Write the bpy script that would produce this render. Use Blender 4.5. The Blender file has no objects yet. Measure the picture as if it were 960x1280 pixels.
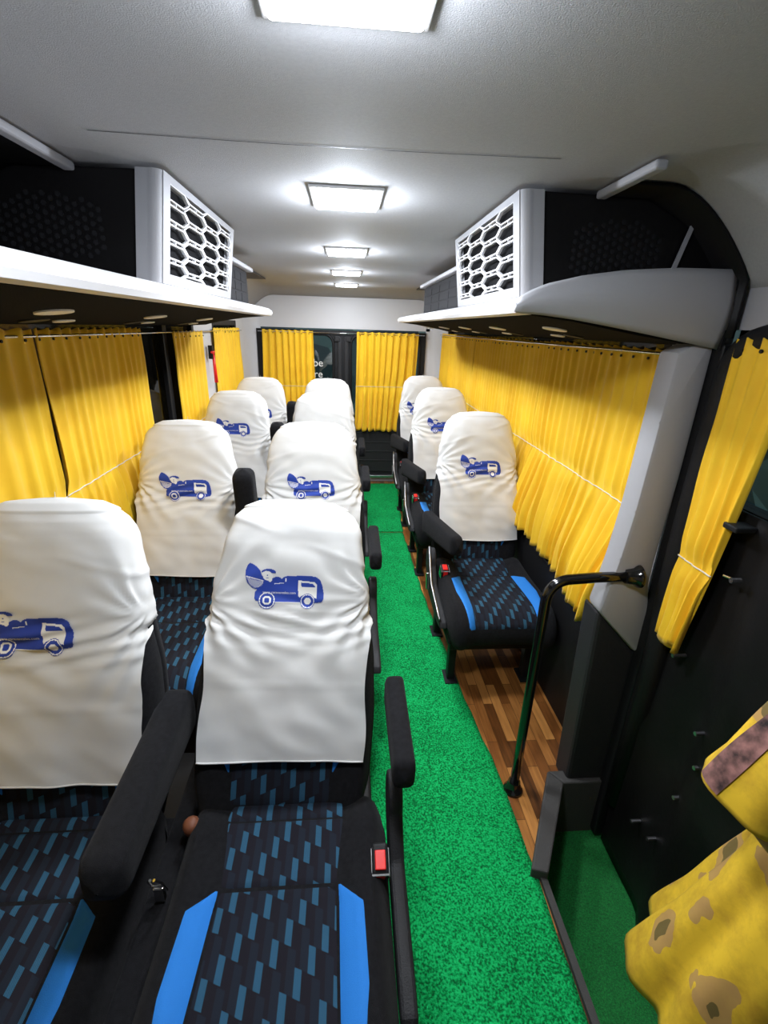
import bpy, bmesh, math, random
from mathutils import Vector, Matrix, noise
C = bpy.context.scene.collection
PI = math.pi
def lerp(a, b, t): return a + (b - a) * t
def ss(a, b, x):
    t = max(0.0, min(1.0, (x - a) / (b - a))); return t * t * (3 - 2 * t)
def interp(tab, x):
    if x <= tab[0][0]: return tab[0][1]
    for (x0, y0), (x1, y1) in zip(tab, tab[1:]):
        if x <= x1:
            t = (x - x0) / (x1 - x0); return lerp(y0, y1, t)
    return tab[-1][1]

# ------------------------------------------------------------------ materials
def nmat(name):
    m = bpy.data.materials.new(name); m.use_nodes = True
    nt = m.node_tree; b = nt.nodes['Principled BSDF']
    return m, nt, b
def nd(nt, t, **k):
    n = nt.nodes.new(t)
    for a, v in k.items():
        if a.startswith('_'): n.inputs[a[1:].replace('_', ' ')].default_value = v
        else: setattr(n, a, v)
    return n
def math_n(nt, op, a, b=None, c=None):
    n = nt.nodes.new('ShaderNodeMath'); n.operation = op
    for i, v in enumerate((a, b, c)):
        if v is None: continue
        if isinstance(v, (int, float)): n.inputs[i].default_value = v
        else: nt.links.new(v, n.inputs[i])
    return n.outputs[0]
def simple(name, col, rough=.6, metal=0, nscale=0, namp=.15, bump=0, bscale=200, spec=.5, sheen=0, emit=0):
    m, nt, b = nmat(name)
    b.inputs['Base Color'].default_value = (*col, 1); b.inputs['Roughness'].default_value = rough
    b.inputs['Metallic'].default_value = metal; b.inputs['Specular IOR Level'].default_value = spec
    if sheen: b.inputs['Sheen Weight'].default_value = sheen
    if emit:
        b.inputs['Emission Color'].default_value = (*col, 1); b.inputs['Emission Strength'].default_value = emit
    tc = nd(nt, 'ShaderNodeTexCoord')
    if nscale:
        n = nd(nt, 'ShaderNodeTexNoise', _Scale=nscale, _Detail=4.0)
        nt.links.new(tc.outputs['Object'], n.inputs['Vector'])
        r = nd(nt, 'ShaderNodeValToRGB')
        r.color_ramp.elements[0].position = .3; r.color_ramp.elements[1].position = .7
        r.color_ramp.elements[0].color = (*[c * (1 - namp) for c in col], 1)
        r.color_ramp.elements[1].color = (*[min(1, c * (1 + namp)) for c in col], 1)
        nt.links.new(n.outputs['Fac'], r.inputs['Fac']); nt.links.new(r.outputs['Color'], b.inputs['Base Color'])
    if bump:
        n2 = nd(nt, 'ShaderNodeTexNoise', _Scale=bscale, _Detail=3.0)
        nt.links.new(tc.outputs['Object'], n2.inputs['Vector'])
        bp = nd(nt, 'ShaderNodeBump', _Strength=bump, _Distance=.004)
        nt.links.new(n2.outputs['Fac'], bp.inputs['Height']); nt.links.new(bp.outputs['Normal'], b.inputs['Normal'])
    return m
M = {}
M['ceiling'] = simple('ceiling_lining', (.37, .365, .37), .8, nscale=160, namp=.05, bump=.25, bscale=500)
M['grey'] = simple('grey_trim_plastic', (.36, .36, .38), .55, bump=.1, bscale=500)
M['light'] = simple('pale_trim_plastic', (.64, .64, .66), .45)
M['black'] = simple('black_plastic', (.009, .009, .010), .5, bump=.2, bscale=400, spec=.25)
M['darkpanel'] = simple('dark_panel', (.006, .0055, .006), .5, nscale=3, namp=.5, bump=.15, bscale=60, spec=.2)
M['under'] = simple('shelf_underside_lining', (.012, .012, .013), .95, bump=.3, bscale=300, spec=.03)
M['perf'] = simple('perforated_black', (.016, .016, .018), .8, spec=.1)
M['charcoal'] = simple('charcoal_plastic', (.022, .022, .024), .55, bump=.3, bscale=300, spec=.25)
M['fabric'] = simple('black_fabric', (.0085, .0085, .010), .9, nscale=90, namp=.3, bump=.4, bscale=700, sheen=.03, spec=.15)
M['seam'] = simple('seam_thread', (.006, .006, .007), .8)
M['cover'] = simple('white_cotton', (.71, .705, .69), .9, nscale=7, namp=.04, bump=.1, bscale=900)
M['blue'] = simple('bright_blue_fabric', (.012, .20, .66), .8, bump=.3, bscale=800)
M['logo'] = simple('print_blue', (.012, .045, .33), .7)
M['print_white'] = simple('print_white', (.82, .81, .78), .8)
M['red'] = simple('red_plastic', (.85, .02, .015), .35)
M['chrome'] = simple('chrome', (.75, .75, .77), .15, metal=1)
M['steel'] = simple('brushed_steel', (.45, .45, .47), .35, metal=1)
M['pole'] = simple('gloss_black_metal', (.006, .006, .006), .12, spec=.8)
M['rust'] = simple('orange_brown_plastic', (.16, .05, .02), .6)
M['silver'] = simple('white_grille', (.78, .78, .80), .4)
M['cord'] = simple('white_cord', (.70, .66, .58), .7)
M['step'] = simple('step_green_mat', (.006, .17, .03), .95, nscale=240, namp=.5, bump=1, bscale=300)
M['rug'] = None
def m_carpet():
    m, nt, b = nmat('green_turf_carpet')
    tc = nd(nt, 'ShaderNodeTexCoord')
    n = nd(nt, 'ShaderNodeTexNoise', _Scale=170.0, _Detail=3.0); nt.links.new(tc.outputs['Object'], n.inputs['Vector'])
    n2 = nd(nt, 'ShaderNodeTexNoise', _Scale=5.0, _Detail=3.0); nt.links.new(tc.outputs['Object'], n2.inputs['Vector'])
    r = nd(nt, 'ShaderNodeValToRGB'); e = r.color_ramp.elements
    e[0].position = .36; e[0].color = (.0, .11, .025, 1); e[1].position = .62; e[1].color = (.008, .50, .13, 1)
    e2 = r.color_ramp.elements.new(.5); e2.color = (.0, .33, .075, 1)
    f = math_n(nt, 'ADD', n.outputs['Fac'], math_n(nt, 'MULTIPLY', math_n(nt, 'SUBTRACT', n2.outputs['Fac'], .5), .18))
    nt.links.new(f, r.inputs['Fac']); nt.links.new(r.outputs['Color'], b.inputs['Base Color'])
    b.inputs['Roughness'].default_value = .95; b.inputs['Specular IOR Level'].default_value = .2
    bp = nd(nt, 'ShaderNodeBump', _Strength=.9, _Distance=.006)
    nt.links.new(n.outputs['Fac'], bp.inputs['Height']); nt.links.new(bp.outputs['Normal'], b.inputs['Normal'])
    return m
M['carpet'] = m_carpet()
def m_wood():
    m, nt, b = nmat('wood_strip_vinyl')
    tc = nd(nt, 'ShaderNodeTexCoord')
    mp = nd(nt, 'ShaderNodeMapping'); mp.inputs['Rotation'].default_value = (0, 0, PI / 2); nt.links.new(tc.outputs['Object'], mp.inputs['Vector'])
    br = nd(nt, 'ShaderNodeTexBrick', _Scale=1.0); br.offset = .37; br.squash = 1
    br.inputs['Brick Width'].default_value = .34; br.inputs['Row Height'].default_value = .042
    br.inputs['Mortar Size'].default_value = .0012; br.inputs['Mortar'].default_value = (.03, .012, .005, 1)
    br.inputs['Color1'].default_value = (0, 0, 0, 1); br.inputs['Color2'].default_value = (1, 1, 1, 1); br.inputs['Bias'].default_value = -.05
    nt.links.new(mp.outputs[0], br.inputs['Vector'])
    wv = nd(nt, 'ShaderNodeTexNoise', _Scale=9.0, _Detail=5.0)
    mp2 = nd(nt, 'ShaderNodeMapping'); mp2.inputs['Scale'].default_value = (9, .8, 1); nt.links.new(tc.outputs['Object'], mp2.inputs['Vector']); nt.links.new(mp2.outputs[0], wv.inputs['Vector'])
    sep = nd(nt, 'ShaderNodeSeparateColor'); nt.links.new(br.outputs['Color'], sep.inputs[0])
    f = math_n(nt, 'ADD', math_n(nt, 'MULTIPLY', sep.outputs[0], .62), math_n(nt, 'MULTIPLY', wv.outputs['Fac'], .42))
    r = nd(nt, 'ShaderNodeValToRGB'); e = r.color_ramp.elements
    e[0].position = .12; e[0].color = (.03, .010, .004, 1); e[1].position = .85; e[1].color = (.66, .30, .08, 1)
    x = e.new(.45); x.color = (.24, .085, .02, 1)
    nt.links.new(f, r.inputs['Fac']); nt.links.new(r.outputs['Color'], b.inputs['Base Color'])
    b.inputs['Roughness'].default_value = .3
    return m
M['wood'] = m_wood()
def m_pattern():
    # woven insert: columns of dotted slanted dashes, in the seat's own coordinates
    m, nt, b = nmat('patterned_seat_fabric')
    uv = nd(nt, 'ShaderNodeUVMap'); sp = nd(nt, 'ShaderNodeSeparateXYZ'); nt.links.new(uv.outputs[0], sp.inputs[0])
    u, v = sp.outputs[0], sp.outputs[1]       # metres across / along
    P = .0245
    uu = math_n(nt, 'DIVIDE', u, P); col = math_n(nt, 'FLOOR', uu); fu = math_n(nt, 'FRACT', uu)
    vv = math_n(nt, 'DIVIDE', math_n(nt, 'ADD', math_n(nt, 'ADD', v, math_n(nt, 'MULTIPLY', col, .035)), math_n(nt, 'MULTIPLY', fu, -.010)), .12)
    fv = math_n(nt, 'FRACT', vv)
    a = math_n(nt, 'LESS_THAN', fu, .55); d = math_n(nt, 'LESS_THAN', fv, .38)
    mask = math_n(nt, 'MULTIPLY', a, d)
    ghost = math_n(nt, 'MULTIPLY', math_n(nt, 'GREATER_THAN', fu, .35), math_n(nt, 'GREATER_THAN', fv, .4))
    dx = math_n(nt, 'SINE', math_n(nt, 'MULTIPLY', u, 2 * PI / .0026)); dy = math_n(nt, 'SINE', math_n(nt, 'MULTIPLY', v, 2 * PI / .0026))
    dots = math_n(nt, 'GREATER_THAN', math_n(nt, 'MULTIPLY', dx, dy), -.15)
    f = math_n(nt, 'MULTIPLY', mask, math_n(nt, 'ADD', math_n(nt, 'MULTIPLY', dots, .6), .25))
    f = math_n(nt, 'ADD', f, math_n(nt, 'MULTIPLY', ghost, .05))
    mx = nd(nt, 'ShaderNodeMix', data_type='RGBA'); nt.links.new(f, mx.inputs[0])
    mx.inputs[6].default_value = (.012, .011, .016, 1); mx.inputs[7].default_value = (.035, .135, .23, 1)
    nt.links.new(mx.outputs[2], b.inputs['Base Color'])
    b.inputs['Roughness'].default_value = .9; b.inputs['Specular IOR Level'].default_value = .15
    return m
M['pattern'] = m_pattern()
def m_curtain():
    m, nt, b = nmat('yellow_curtain_cloth')
    tc = nd(nt, 'ShaderNodeTexCoord')
    n = nd(nt, 'ShaderNodeTexNoise', _Scale=6.0, _Detail=4.0); nt.links.new(tc.outputs['Object'], n.inputs['Vector'])
    r = nd(nt, 'ShaderNodeValToRGB'); e = r.color_ramp.elements
    e[0].position = .3; e[0].color = (.86, .50, .012, 1); e[1].position = .7; e[1].color = (.95, .60, .018, 1)
    nt.links.new(n.outputs['Fac'], r.inputs['Fac']); nt.links.new(r.outputs['Color'], b.inputs['Base Color'])
    b.inputs['Roughness'].default_value = .7; b.inputs['Sheen Weight'].default_value = .1
    n2 = nd(nt, 'ShaderNodeTexNoise', _Scale=900.0); nt.links.new(tc.outputs['Object'], n2.inputs['Vector'])
    bp = nd(nt, 'ShaderNodeBump', _Strength=.25, _Distance=.001); nt.links.new(n2.outputs['Fac'], bp.inputs['Height']); nt.links.new(bp.outputs['Normal'], b.inputs['Normal'])
    return m
M['curtain'] = m_curtain()
def m_glass(name, tint, a):
    m = bpy.data.materials.new(name); m.use_nodes = True; nt = m.node_tree; nt.nodes.clear()
    o = nt.nodes.new('ShaderNodeOutputMaterial'); t = nt.nodes.new('ShaderNodeBsdfTransparent'); t.inputs[0].default_value = (*tint, 1)
    g = nt.nodes.new('ShaderNodeBsdfGlossy'); g.inputs['Roughness'].default_value = .03
    x = nt.nodes.new('ShaderNodeMixShader'); x.inputs[0].default_value = a
    nt.links.new(t.outputs[0], x.inputs[1]); nt.links.new(g.outputs[0], x.inputs[2]); nt.links.new(x.outputs[0], o.inputs[0])
    return m
M['glass'] = m_glass('window_glass', (.72, .8, .8), .08)
M['tint'] = m_glass('tinted_glass', (.17, .12, .08), .06)
M['lamp'] = simple('lamp_diffuser', (.93, .96, 1.0), .5, emit=14)
def m_street():
    m, nt, b = nmat('outside_wall')
    tc = nd(nt, 'ShaderNodeTexCoord')
    n = nd(nt, 'ShaderNodeTexVoronoi', _Scale=1.6); nt.links.new(tc.outputs['Object'], n.inputs['Vector'])
    r = nd(nt, 'ShaderNodeValToRGB'); e = r.color_ramp.elements
    e[0].color = (.02, .04, .045, 1); e[1].color = (.30, .42, .36, 1)
    sp = nd(nt, 'ShaderNodeSeparateColor'); nt.links.new(n.outputs['Color'], sp.inputs[0]); nt.links.new(sp.outputs[0], r.inputs['Fac'])
    nt.links.new(r.outputs['Color'], b.inputs['Base Color']); return m
M['street'] = m_street()
def m_floral():
    m, nt, b = nmat('yellow_floral_cotton')
    tc = nd(nt, 'ShaderNodeTexCoord')
    n = nd(nt, 'ShaderNodeTexNoise', _Scale=14.0, _Detail=6.0, _Roughness=.65); nt.links.new(tc.outputs['Object'], n.inputs['Vector'])
    r = nd(nt, 'ShaderNodeValToRGB'); e = r.color_ramp.elements
    e[0].position = .25; e[0].color = (.42, .24, .01, 1); e[1].position = .6; e[1].color = (.74, .48, .02, 1)
    nt.links.new(n.outputs['Fac'], r.inputs['Fac'])
    nw = nd(nt, 'ShaderNodeTexNoise', _Scale=9.0, _Detail=3.0); nt.links.new(tc.outputs['Object'], nw.inputs['Vector'])
    wv = nd(nt, 'ShaderNodeVectorMath', operation='MULTIPLY_ADD'); nt.links.new(nw.outputs['Color'], wv.inputs[0]); wv.inputs[1].default_value = (.12,) * 3; nt.links.new(tc.outputs['Object'], wv.inputs[2])
    vo = nd(nt, 'ShaderNodeTexVoronoi', _Scale=9.0); nt.links.new(wv.outputs[0], vo.inputs['Vector'])
    leaf = math_n(nt, 'LESS_THAN', vo.outputs['Distance'], .42); core = math_n(nt, 'LESS_THAN', vo.outputs['Distance'], .24)
    sp = nd(nt, 'ShaderNodeSeparateColor'); nt.links.new(vo.outputs['Color'], sp.inputs[0])
    on = math_n(nt, 'GREATER_THAN', sp.outputs[0], .5)
    m1 = nd(nt, 'ShaderNodeMix', data_type='RGBA'); nt.links.new(math_n(nt, 'MULTIPLY', leaf, math_n(nt, 'MULTIPLY', on, .75)), m1.inputs[0]); nt.links.new(r.outputs['Color'], m1.inputs[6]); m1.inputs[7].default_value = (.36, .20, .09, 1)
    m2 = nd(nt, 'ShaderNodeMix', data_type='RGBA'); nt.links.new(math_n(nt, 'MULTIPLY', core, math_n(nt, 'MULTIPLY', on, .85)), m2.inputs[0]); nt.links.new(m1.outputs[2], m2.inputs[6]); m2.inputs[7].default_value = (.09, .07, .015, 1)
    nt.links.new(m2.outputs[2], b.inputs['Base Color']); b.inputs['Roughness'].default_value = .85
    return m
M['floral'] = m_floral()
M['embroid'] = simple('embroidered_band', (.15, .07, .06), .85, nscale=45, namp=.95)
M['skin'] = simple('skin', (.30, .15, .08), .5, nscale=20, namp=.08)
M['hair'] = simple('black_hair', (.01, .008, .007), .45)

# ------------------------------------------------------------------ builders
def obj(name, vf, mat, parent=None, smooth=False, uvs=None, mats=None, midx=None):
    me = bpy.data.meshes.new(name)
    if isinstance(vf, bmesh.types.BMesh):
        vf.normal_update(); vf.to_mesh(me); vf.free()
    else:
        me.from_pydata([tuple(v) for v in vf[0]], [], [tuple(f) for f in vf[1]])
        me.validate(); me.update()
    for mm in (mats or [mat]): me.materials.append(mm)
    if midx is not None:
        for p, i in zip(me.polygons, midx): p.material_index = i
    if smooth:
        for p in me.polygons: p.use_smooth = True
    if uvs is not None:
        ul = me.uv_layers.new(name='UVMap')
        for l in me.loops: ul.data[l.index].uv = uvs[l.vertex_index]
    o = bpy.data.objects.new(name, me); C.objects.link(o)
    if parent is not None: o.parent = parent
    return o
def tag(o, label=None, cat=None, group=None, kind=None):
    if label: o['label'] = label
    if cat: o['category'] = cat
    if group: o['group'] = group
    if kind: o['kind'] = kind
    return o
def empty(name, loc, label, cat, group=None, rz=0):
    o = bpy.data.objects.new(name, None); C.objects.link(o); o.location = loc; o.rotation_euler = (0, 0, rz)
    o.empty_display_size = .1
    return tag(o, label, cat, group)
def struct(name, vf, mat, parent=None, smooth=False, **k):
    o = obj(name, vf, mat, parent, smooth, **k)
    if parent is None: o['kind'] = 'structure'
    return o
class MB:
    def __init__(s): s.v = []; s.f = []
    def box(s, a, b, bev=0, rot=None, at=None):
        bm = bmesh.new(); bmesh.ops.create_cube(bm, size=1)
        for v in bm.verts:
            v.co = Vector([(a[i] + b[i]) / 2 + v.co[i] * (b[i] - a[i]) for i in range(3)])
        if bev: bmesh.ops.bevel(bm, geom=bm.edges[:], offset=bev, segments=3, affect='EDGES', profile=.5)
        if rot is not None:
            c = Vector(at) if at else Vector([(a[i] + b[i]) / 2 for i in range(3)])
            for v in bm.verts: v.co = c + rot @ (v.co - c)
        return s.add(bm)
    def add(s, bm):
        n = len(s.v); bm.verts.ensure_lookup_table()
        s.v += [v.co.copy() for v in bm.verts]; s.f += [[n + v.index for v in f.verts] for f in bm.faces]; bm.free(); return s
    def raw(s, v, f):
        n = len(s.v); s.v += [Vector(q) for q in v]; s.f += [[n + i for i in g] for g in f]; return s
    def tube(s, pts, r, seg=12, cap=True, radii=None):
        pts = [Vector(p) for p in pts]; n0 = len(s.v); up = None; N = len(pts)
        for i, p in enumerate(pts):
            t = (pts[min(i + 1, N - 1)] - pts[max(i - 1, 0)]).normalized()
            if up is None:
                up = Vector((0, 0, 1)) if abs(t.z) < .9 else Vector((1, 0, 0))
            u = (up - t * up.dot(t)).normalized(); w = t.cross(u); up = u
            rr = radii[i] if radii else r
            for k in range(seg):
                a = 2 * PI * k / seg; s.v.append(p + u * rr * math.cos(a) + w * rr * math.sin(a))
        for i in range(N - 1):
            for k in range(seg):
                a = n0 + i * seg + k; b = n0 + i * seg + (k + 1) % seg; s.f.append([a, b, b + seg, a + seg])
        if cap:
            s.f.append([n0 + k for k in range(seg)][::-1]); s.f.append([n0 + (N - 1) * seg + k for k in range(seg)])
        return s
    def prism(s, poly, d, bev=0):
        # poly: list of 3D points (planar), d: extrusion vector
        bm = bmesh.new(); d = Vector(d)
        a = [bm.verts.new(p) for p in poly]; b = [bm.verts.new(Vector(p) + d) for p in poly]; n = len(a)
        bm.faces.new(a[::-1]); bm.faces.new(b)
        for i in range(n): bm.faces.new([a[i], a[(i + 1) % n], b[(i + 1) % n], b[i]])
        bmesh.ops.recalc_face_normals(bm, faces=bm.faces[:])
        if bev: bmesh.ops.bevel(bm, geom=bm.edges[:], offset=bev, segments=2, affect='EDGES', profile=.5)
        return s.add(bm)
    def grid(s, fn, nu, nv, closed_u=False):
        n0 = len(s.v)
        for j in range(nv + 1):
            for i in range(nu + (0 if closed_u else 1)): s.v.append(Vector(fn(i / nu, j / nv)))
        W = nu if closed_u else nu + 1
        for j in range(nv):
            for i in range(nu):
                a = n0 + j * W + i; b = n0 + j * W + (i + 1) % W; s.f.append([a, b, b + W, a + W])
        return s
    def build(s, name, mat, parent=None, smooth=False, **k): return obj(name, (s.v, s.f), mat, parent, smooth, **k)
def autosmooth(o, ang=40):
    me = o.data
    for p in me.polygons: p.use_smooth = True
    me.set_sharp_from_angle(angle=math.radians(ang)); return o
def solidify(o, th, off=0):
    md = o.modifiers.new('thickness', 'SOLIDIFY'); md.thickness = th; md.offset = off; return o
def copy_tree(o, parent=None):
    c = o.copy(); C.objects.link(c); c.parent = parent
    for ch in [x for x in bpy.data.objects if x.parent == o and x != c]: copy_tree(ch, c)
    return c

# ------------------------------------------------------------------ dimensions of the van
X0, X1, YB, ZC = -.97, .97, 5.15, 1.92
YF = -1.0
# ---- setting
def floor_mesh():
    # main deck with the step well cut away at the right front
    P = [(X0, YF, 0), (.61, YF, 0), (.61, .96, 0), (.79, 1.285, 0), (1.0, 1.285, 0), (1.0, YB, 0), (X0, YB, 0)]
    return MB().prism([(p[0], p[1], -.06) for p in P], (0, 0, .06))
f = floor_mesh(); struct('floor', (f.v, f.f), M['wood'])
well = MB()
well.prism([(.61, YF, -.30), (.61, .96, -.30), (.79, 1.285, -.30), (1.06, 1.285, -.30), (1.06, YF, -.30)], (0, 0, .07))
o = struct('floor_step', (well.v, well.f), M['charcoal'])
mat = MB(); mat.prism([(.632, YF + .02, -.23), (.632, .95, -.23), (.80, 1.255, -.23), (1.0, 1.255, -.23), (1.0, YF + .02, -.23)], (0, 0, .012))
tag(mat.build('step_mat', M['step']), 'dark green turf mat down in the door step well', 'mat')
rim = MB()
o_ = [(.575, YF), (.575, .955), (.765, 1.30), (.985, 1.30)]; i_ = [(.625, YF), (.625, .94), (.805, 1.245), (.985, 1.245)]
for k in range(3):
    poly = [(*o_[k], -.23), (*o_[k + 1], -.23), (*i_[k + 1], -.23), (*i_[k], -.23)]
    top = .045 if k else .012
    if k == 0:
        rim.prism([(.605, YF, -.23), (.605, .955, -.23), (.625, .94, -.23), (.625, YF, -.23)], (0, 0, .23 + .016))
    else: rim.prism(poly, (0, 0, .23 + top), .006)
struct('trim_1', (rim.v, rim.f), simple('step_edge_grey', (.06, .058, .056), .6, bump=.3, bscale=300, spec=.2))

# ceiling: flat centre, sides curving down
def ceil_prof(u):
    x = lerp(-1.0, 1.0, u); a = abs(x)
    z = ZC if a < .72 else ZC - .24 * ((a - .72) / .28) ** 1.7
    return x, z
def ceil_z(a): return ZC if a < .72 else ZC - .24 * ((a - .72) / .28) ** 1.7
def ceil_fn(u, v):
    x, z = ceil_prof(u); y = lerp(YF, YB, v)
    z2 = z - (.06 * ss(4.75, 5.15, y))
    return x, y, z2
g = MB().grid(ceil_fn, 48, 60); o = struct('ceiling', (g.v, g.f), M['ceiling'], smooth=True); solidify(o, .03, 1)
for k, yy in enumerate((1.10,)):
    s = MB().grid(lambda u, v: (lerp(-.47, .42, u), yy + .012 * math.sin(u * PI) + .003 * (v - .5), ZC - .0012), 20, 1)
    o = struct('trim_2', (s.v, s.f), M['charcoal'])
def wall_side(name, sx, y0, y1, holes):
    # one side panel with window openings: strips between the openings
    mb = MB(); x = sx * .97
    a, b = (x, x + sx * .06); a, b = min(a, b), max(a, b)
    zlo, zhi = .62, 1.62
    mb.box((a, y0, -.05), (b, y1, zlo)); mb.box((a, y0, zhi), (b, y1, 1.95))
    ys = [y0] + [v for h in holes for v in h] + [y1]
    for k in range(0, len(ys), 2):
        if ys[k + 1] > ys[k]: mb.box((a, ys[k], zlo), (b, ys[k + 1], zhi))
    return struct(name, (mb.v, mb.f), M['light'])
wall_side('wall_left', -1, YF, YB, [(.2, 3.35), (3.80, 4.62)])
wall_side('wall_right', 1, 1.29, YB, [(1.45, 4.85)])
# dark lower lining on both sides
for nm, sx, y0, y1 in (('trim_3', -1, YF, YB), ('trim_4', 1, 1.37, YB)):
    mb = MB(); xa, xb = sorted((sx * .935, sx * .972)); mb.box((xa, y0, 0), (xb, y1, .60), .008); mb.box((min(sx * .955, sx * .975), y0, .60), (max(sx * .955, sx * .975), y1, .64), .004)
    struct(nm, (mb.v, mb.f), M['black'])
for n_, sx, y0, y1 in ((1, -1, .2, 3.35), (2, -1, 3.80, 4.62), (3, 1, 1.45, 4.85)):
    xg = sx * 1.0
    w = MB().box((xg - .003, y0, .62), (xg + .003, y1, 1.62)); wo = struct('window_%d' % n_, (w.v, w.f), M['tint'])
    fr = MB()
    for (ya, yb, za, zb) in ((y0, y1, .62, .66), (y0, y1, 1.58, 1.62), (y0, y0 + .04, .62, 1.62), (y1 - .04, y1, .62, 1.62)):
        fr.box((xg - .03 if sx > 0 else xg, ya, za), (xg if sx > 0 else xg + .03, yb, zb), .004)
    if n_ == 1: fr.box((xg, 2.80, .62), (xg + .026, 2.86, 1.62), .004); fr.box((xg, 1.2, .62), (xg + .026, 1.26, 1.62), .004)
    obj('window_frame', (fr.v, fr.f), M['black'], wo)
# rear wall: header, corner panels
rw = MB()
def rwall(u, v):
    return (lerp(-1, 1, u), YB - .02 - .06 * (1 - v) ** 2 * 0, lerp(1.575, 1.93, v))
rw.box((-1, YB - .03, 1.575), (1, YB + .05, 1.95)); rw.box((-1.02, YB - .03, -.05), (-.88, YB + .05, 1.6)); rw.box((.80, YB - .03, -.05), (1.02, YB + .05, 1.6))
rw.box((-1, YB - .03, -.06), (1, YB + .05, .05))
struct('wall_rear', (rw.v, rw.f), M['light'])
# curved filler between ceiling and header
cf = MB().grid(lambda u, v: (lerp(-1, 1, u), YB - .03 - .16 * (1 - math.sin(v * PI / 2)), 1.60 + .30 * v - .0 + .02 * v), 20, 10)
# coved corners between rear header and the sides
for nm, sx in (('trim_5', -1), ('trim_6', 1)):
    c_ = MB().grid(lambda u, v: (sx * (.97 - .12 * u ** .7 if False else .97 - .13 * (1 - math.cos(u * PI / 2))), YB - .03 - .22 * (1 - math.sin(u * PI / 2)), lerp(.60, 1.70, v)), 10, 2)
    struct(nm, (c_.v, c_.f), M['light'], smooth=True)
# unseen bulkhead added behind the camera, closes the cabin for bounce light
fw = MB().box((-1.02, YF - .05, -.3), (1.08, YF, 1.95)); struct('bounce_bulkhead', (fw.v, fw.f), M['grey'])
# outside
g = MB().box((-6, -6, -.75), (6, 12, -.7)); struct('ground', (g.v, g.f), M['street'])
g = MB().box((-5, 8.6, -.7), (5, 8.8, 3.2)); struct('wall_outside', (g.v, g.f), M['street'])
g = MB().box((3.4, -6, -.7), (3.6, 8.6, 3.2)); struct('wall_sky_block', (g.v, g.f), M['street'])  # added wall, keeps bright sky out of the side door pane

# ---- rear doors (two leaves)
def rear_leaf(n_, xa, xb, sx):
    y = YB - .05
    # frame with rounded opening
    mb = MB(); z0, z1 = .06, 1.56
    wx0, wx1, wz0, wz1 = xa + .06, xb - .06, .70, 1.52
    if sx < 0: wx1 = xb - .10
    else: wx0 = xa + .075
    K = 8; r = .09
    inner = []
    for cx, cz, a0 in ((wx1 - r, wz1 - r, 0), (wx0 + r, wz1 - r, 90), (wx0 + r, wz0 + r, 180), (wx1 - r, wz0 + r, 270)):
        for k in range(K + 1):
            a = math.radians(a0 + 90 * k / K); inner.append((cx + r * math.cos(a), cz + r * math.sin(a)))
    def outer(p, i):
        q = i // (K + 1); t = (i % (K + 1)) / K
        cs = [(xb, z1), (xa, z1), (xa, z0), (xb, z0)]
        return cs[q]
    bm = bmesh.new(); iv = [bm.verts.new((p[0], y, p[1])) for p in inner]; ov = {}
    cs = [(xb, z1), (xa, z1), (xa, z0), (xb, z0)]
    cv = [bm.verts.new((c[0], y, c[1])) for c in cs]
    n = len(iv)
    for i in range(n):
        q = i // (K + 1); j = (i + 1) % n; q2 = j // (K + 1)
        if q == q2: bm.faces.new([iv[i], iv[j], cv[q]])
        else: bm.faces.new([iv[i], iv[j], cv[q2], cv[q]])
    r_ = bmesh.ops.extrude_face_region(bm, geom=bm.faces[:])
    for v in [e for e in r_['geom'] if isinstance(e, bmesh.types.BMVert)]: v.co.y += .05
    bmesh.ops.recalc_face_normals(bm, faces=bm.faces[:])
    mb.add(bm)
    d = struct('door_%d' % n_, (mb.v, mb.f), M['black'])
    s = MB()
    ring = [Vector((p[0], y - .004, p[1])) for p in inner] ; s.tube(ring + [ring[0]], .013, 8, False)
    obj('window_seal', (s.v, s.f), M['black'], d, smooth=True)
    g = MB().box((wx0 - .01, y + .02, wz0 - .01), (wx1 + .01, y + .026, wz1 + .01)); obj('pane', (g.v, g.f), M['glass'], d)
    p = MB(); p.box((xa + .04, y - .012, .12), (xb - .04, y + .002, .64), .006)
    for zz in (.24, .34, .44, .54): p.box((xa + .06, y - .018, zz), (xb - .06, y - .008, zz + .012), .003)
    obj('lower_panel', (p.v, p.f), M['charcoal'], d)
    st = MB(); xs = xb - .045 if sx < 0 else xa + .02
    st.box((xs - .01, y - .02, .3), (xs + .03, y, 1.5), .006)
    obj('edge_strip', (st.v, st.f), M['charcoal'], d)
    hd = MB()
    xh = (xb - .06) if sx < 0 else (xa + .05)
    hd.box((xh - .028, y - .025, 1.455), (xh + .028, y, 1.51), .008); hd.tube([(xh, y - .03, 1.48), (xh, y - .02, 1.48)], .014)
    obj('door_catch', (hd.v, hd.f), M['charcoal'], d)
    return d
rear_leaf(1, -.88, -.03, -1); rear_leaf(2, -.03, .80, 1)
sill = MB().box((-.86, YB - .10, .055), (.80, YB - .05, .085), .004); struct('trim_7', (sill.v, sill.f), M['steel'])
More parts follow.
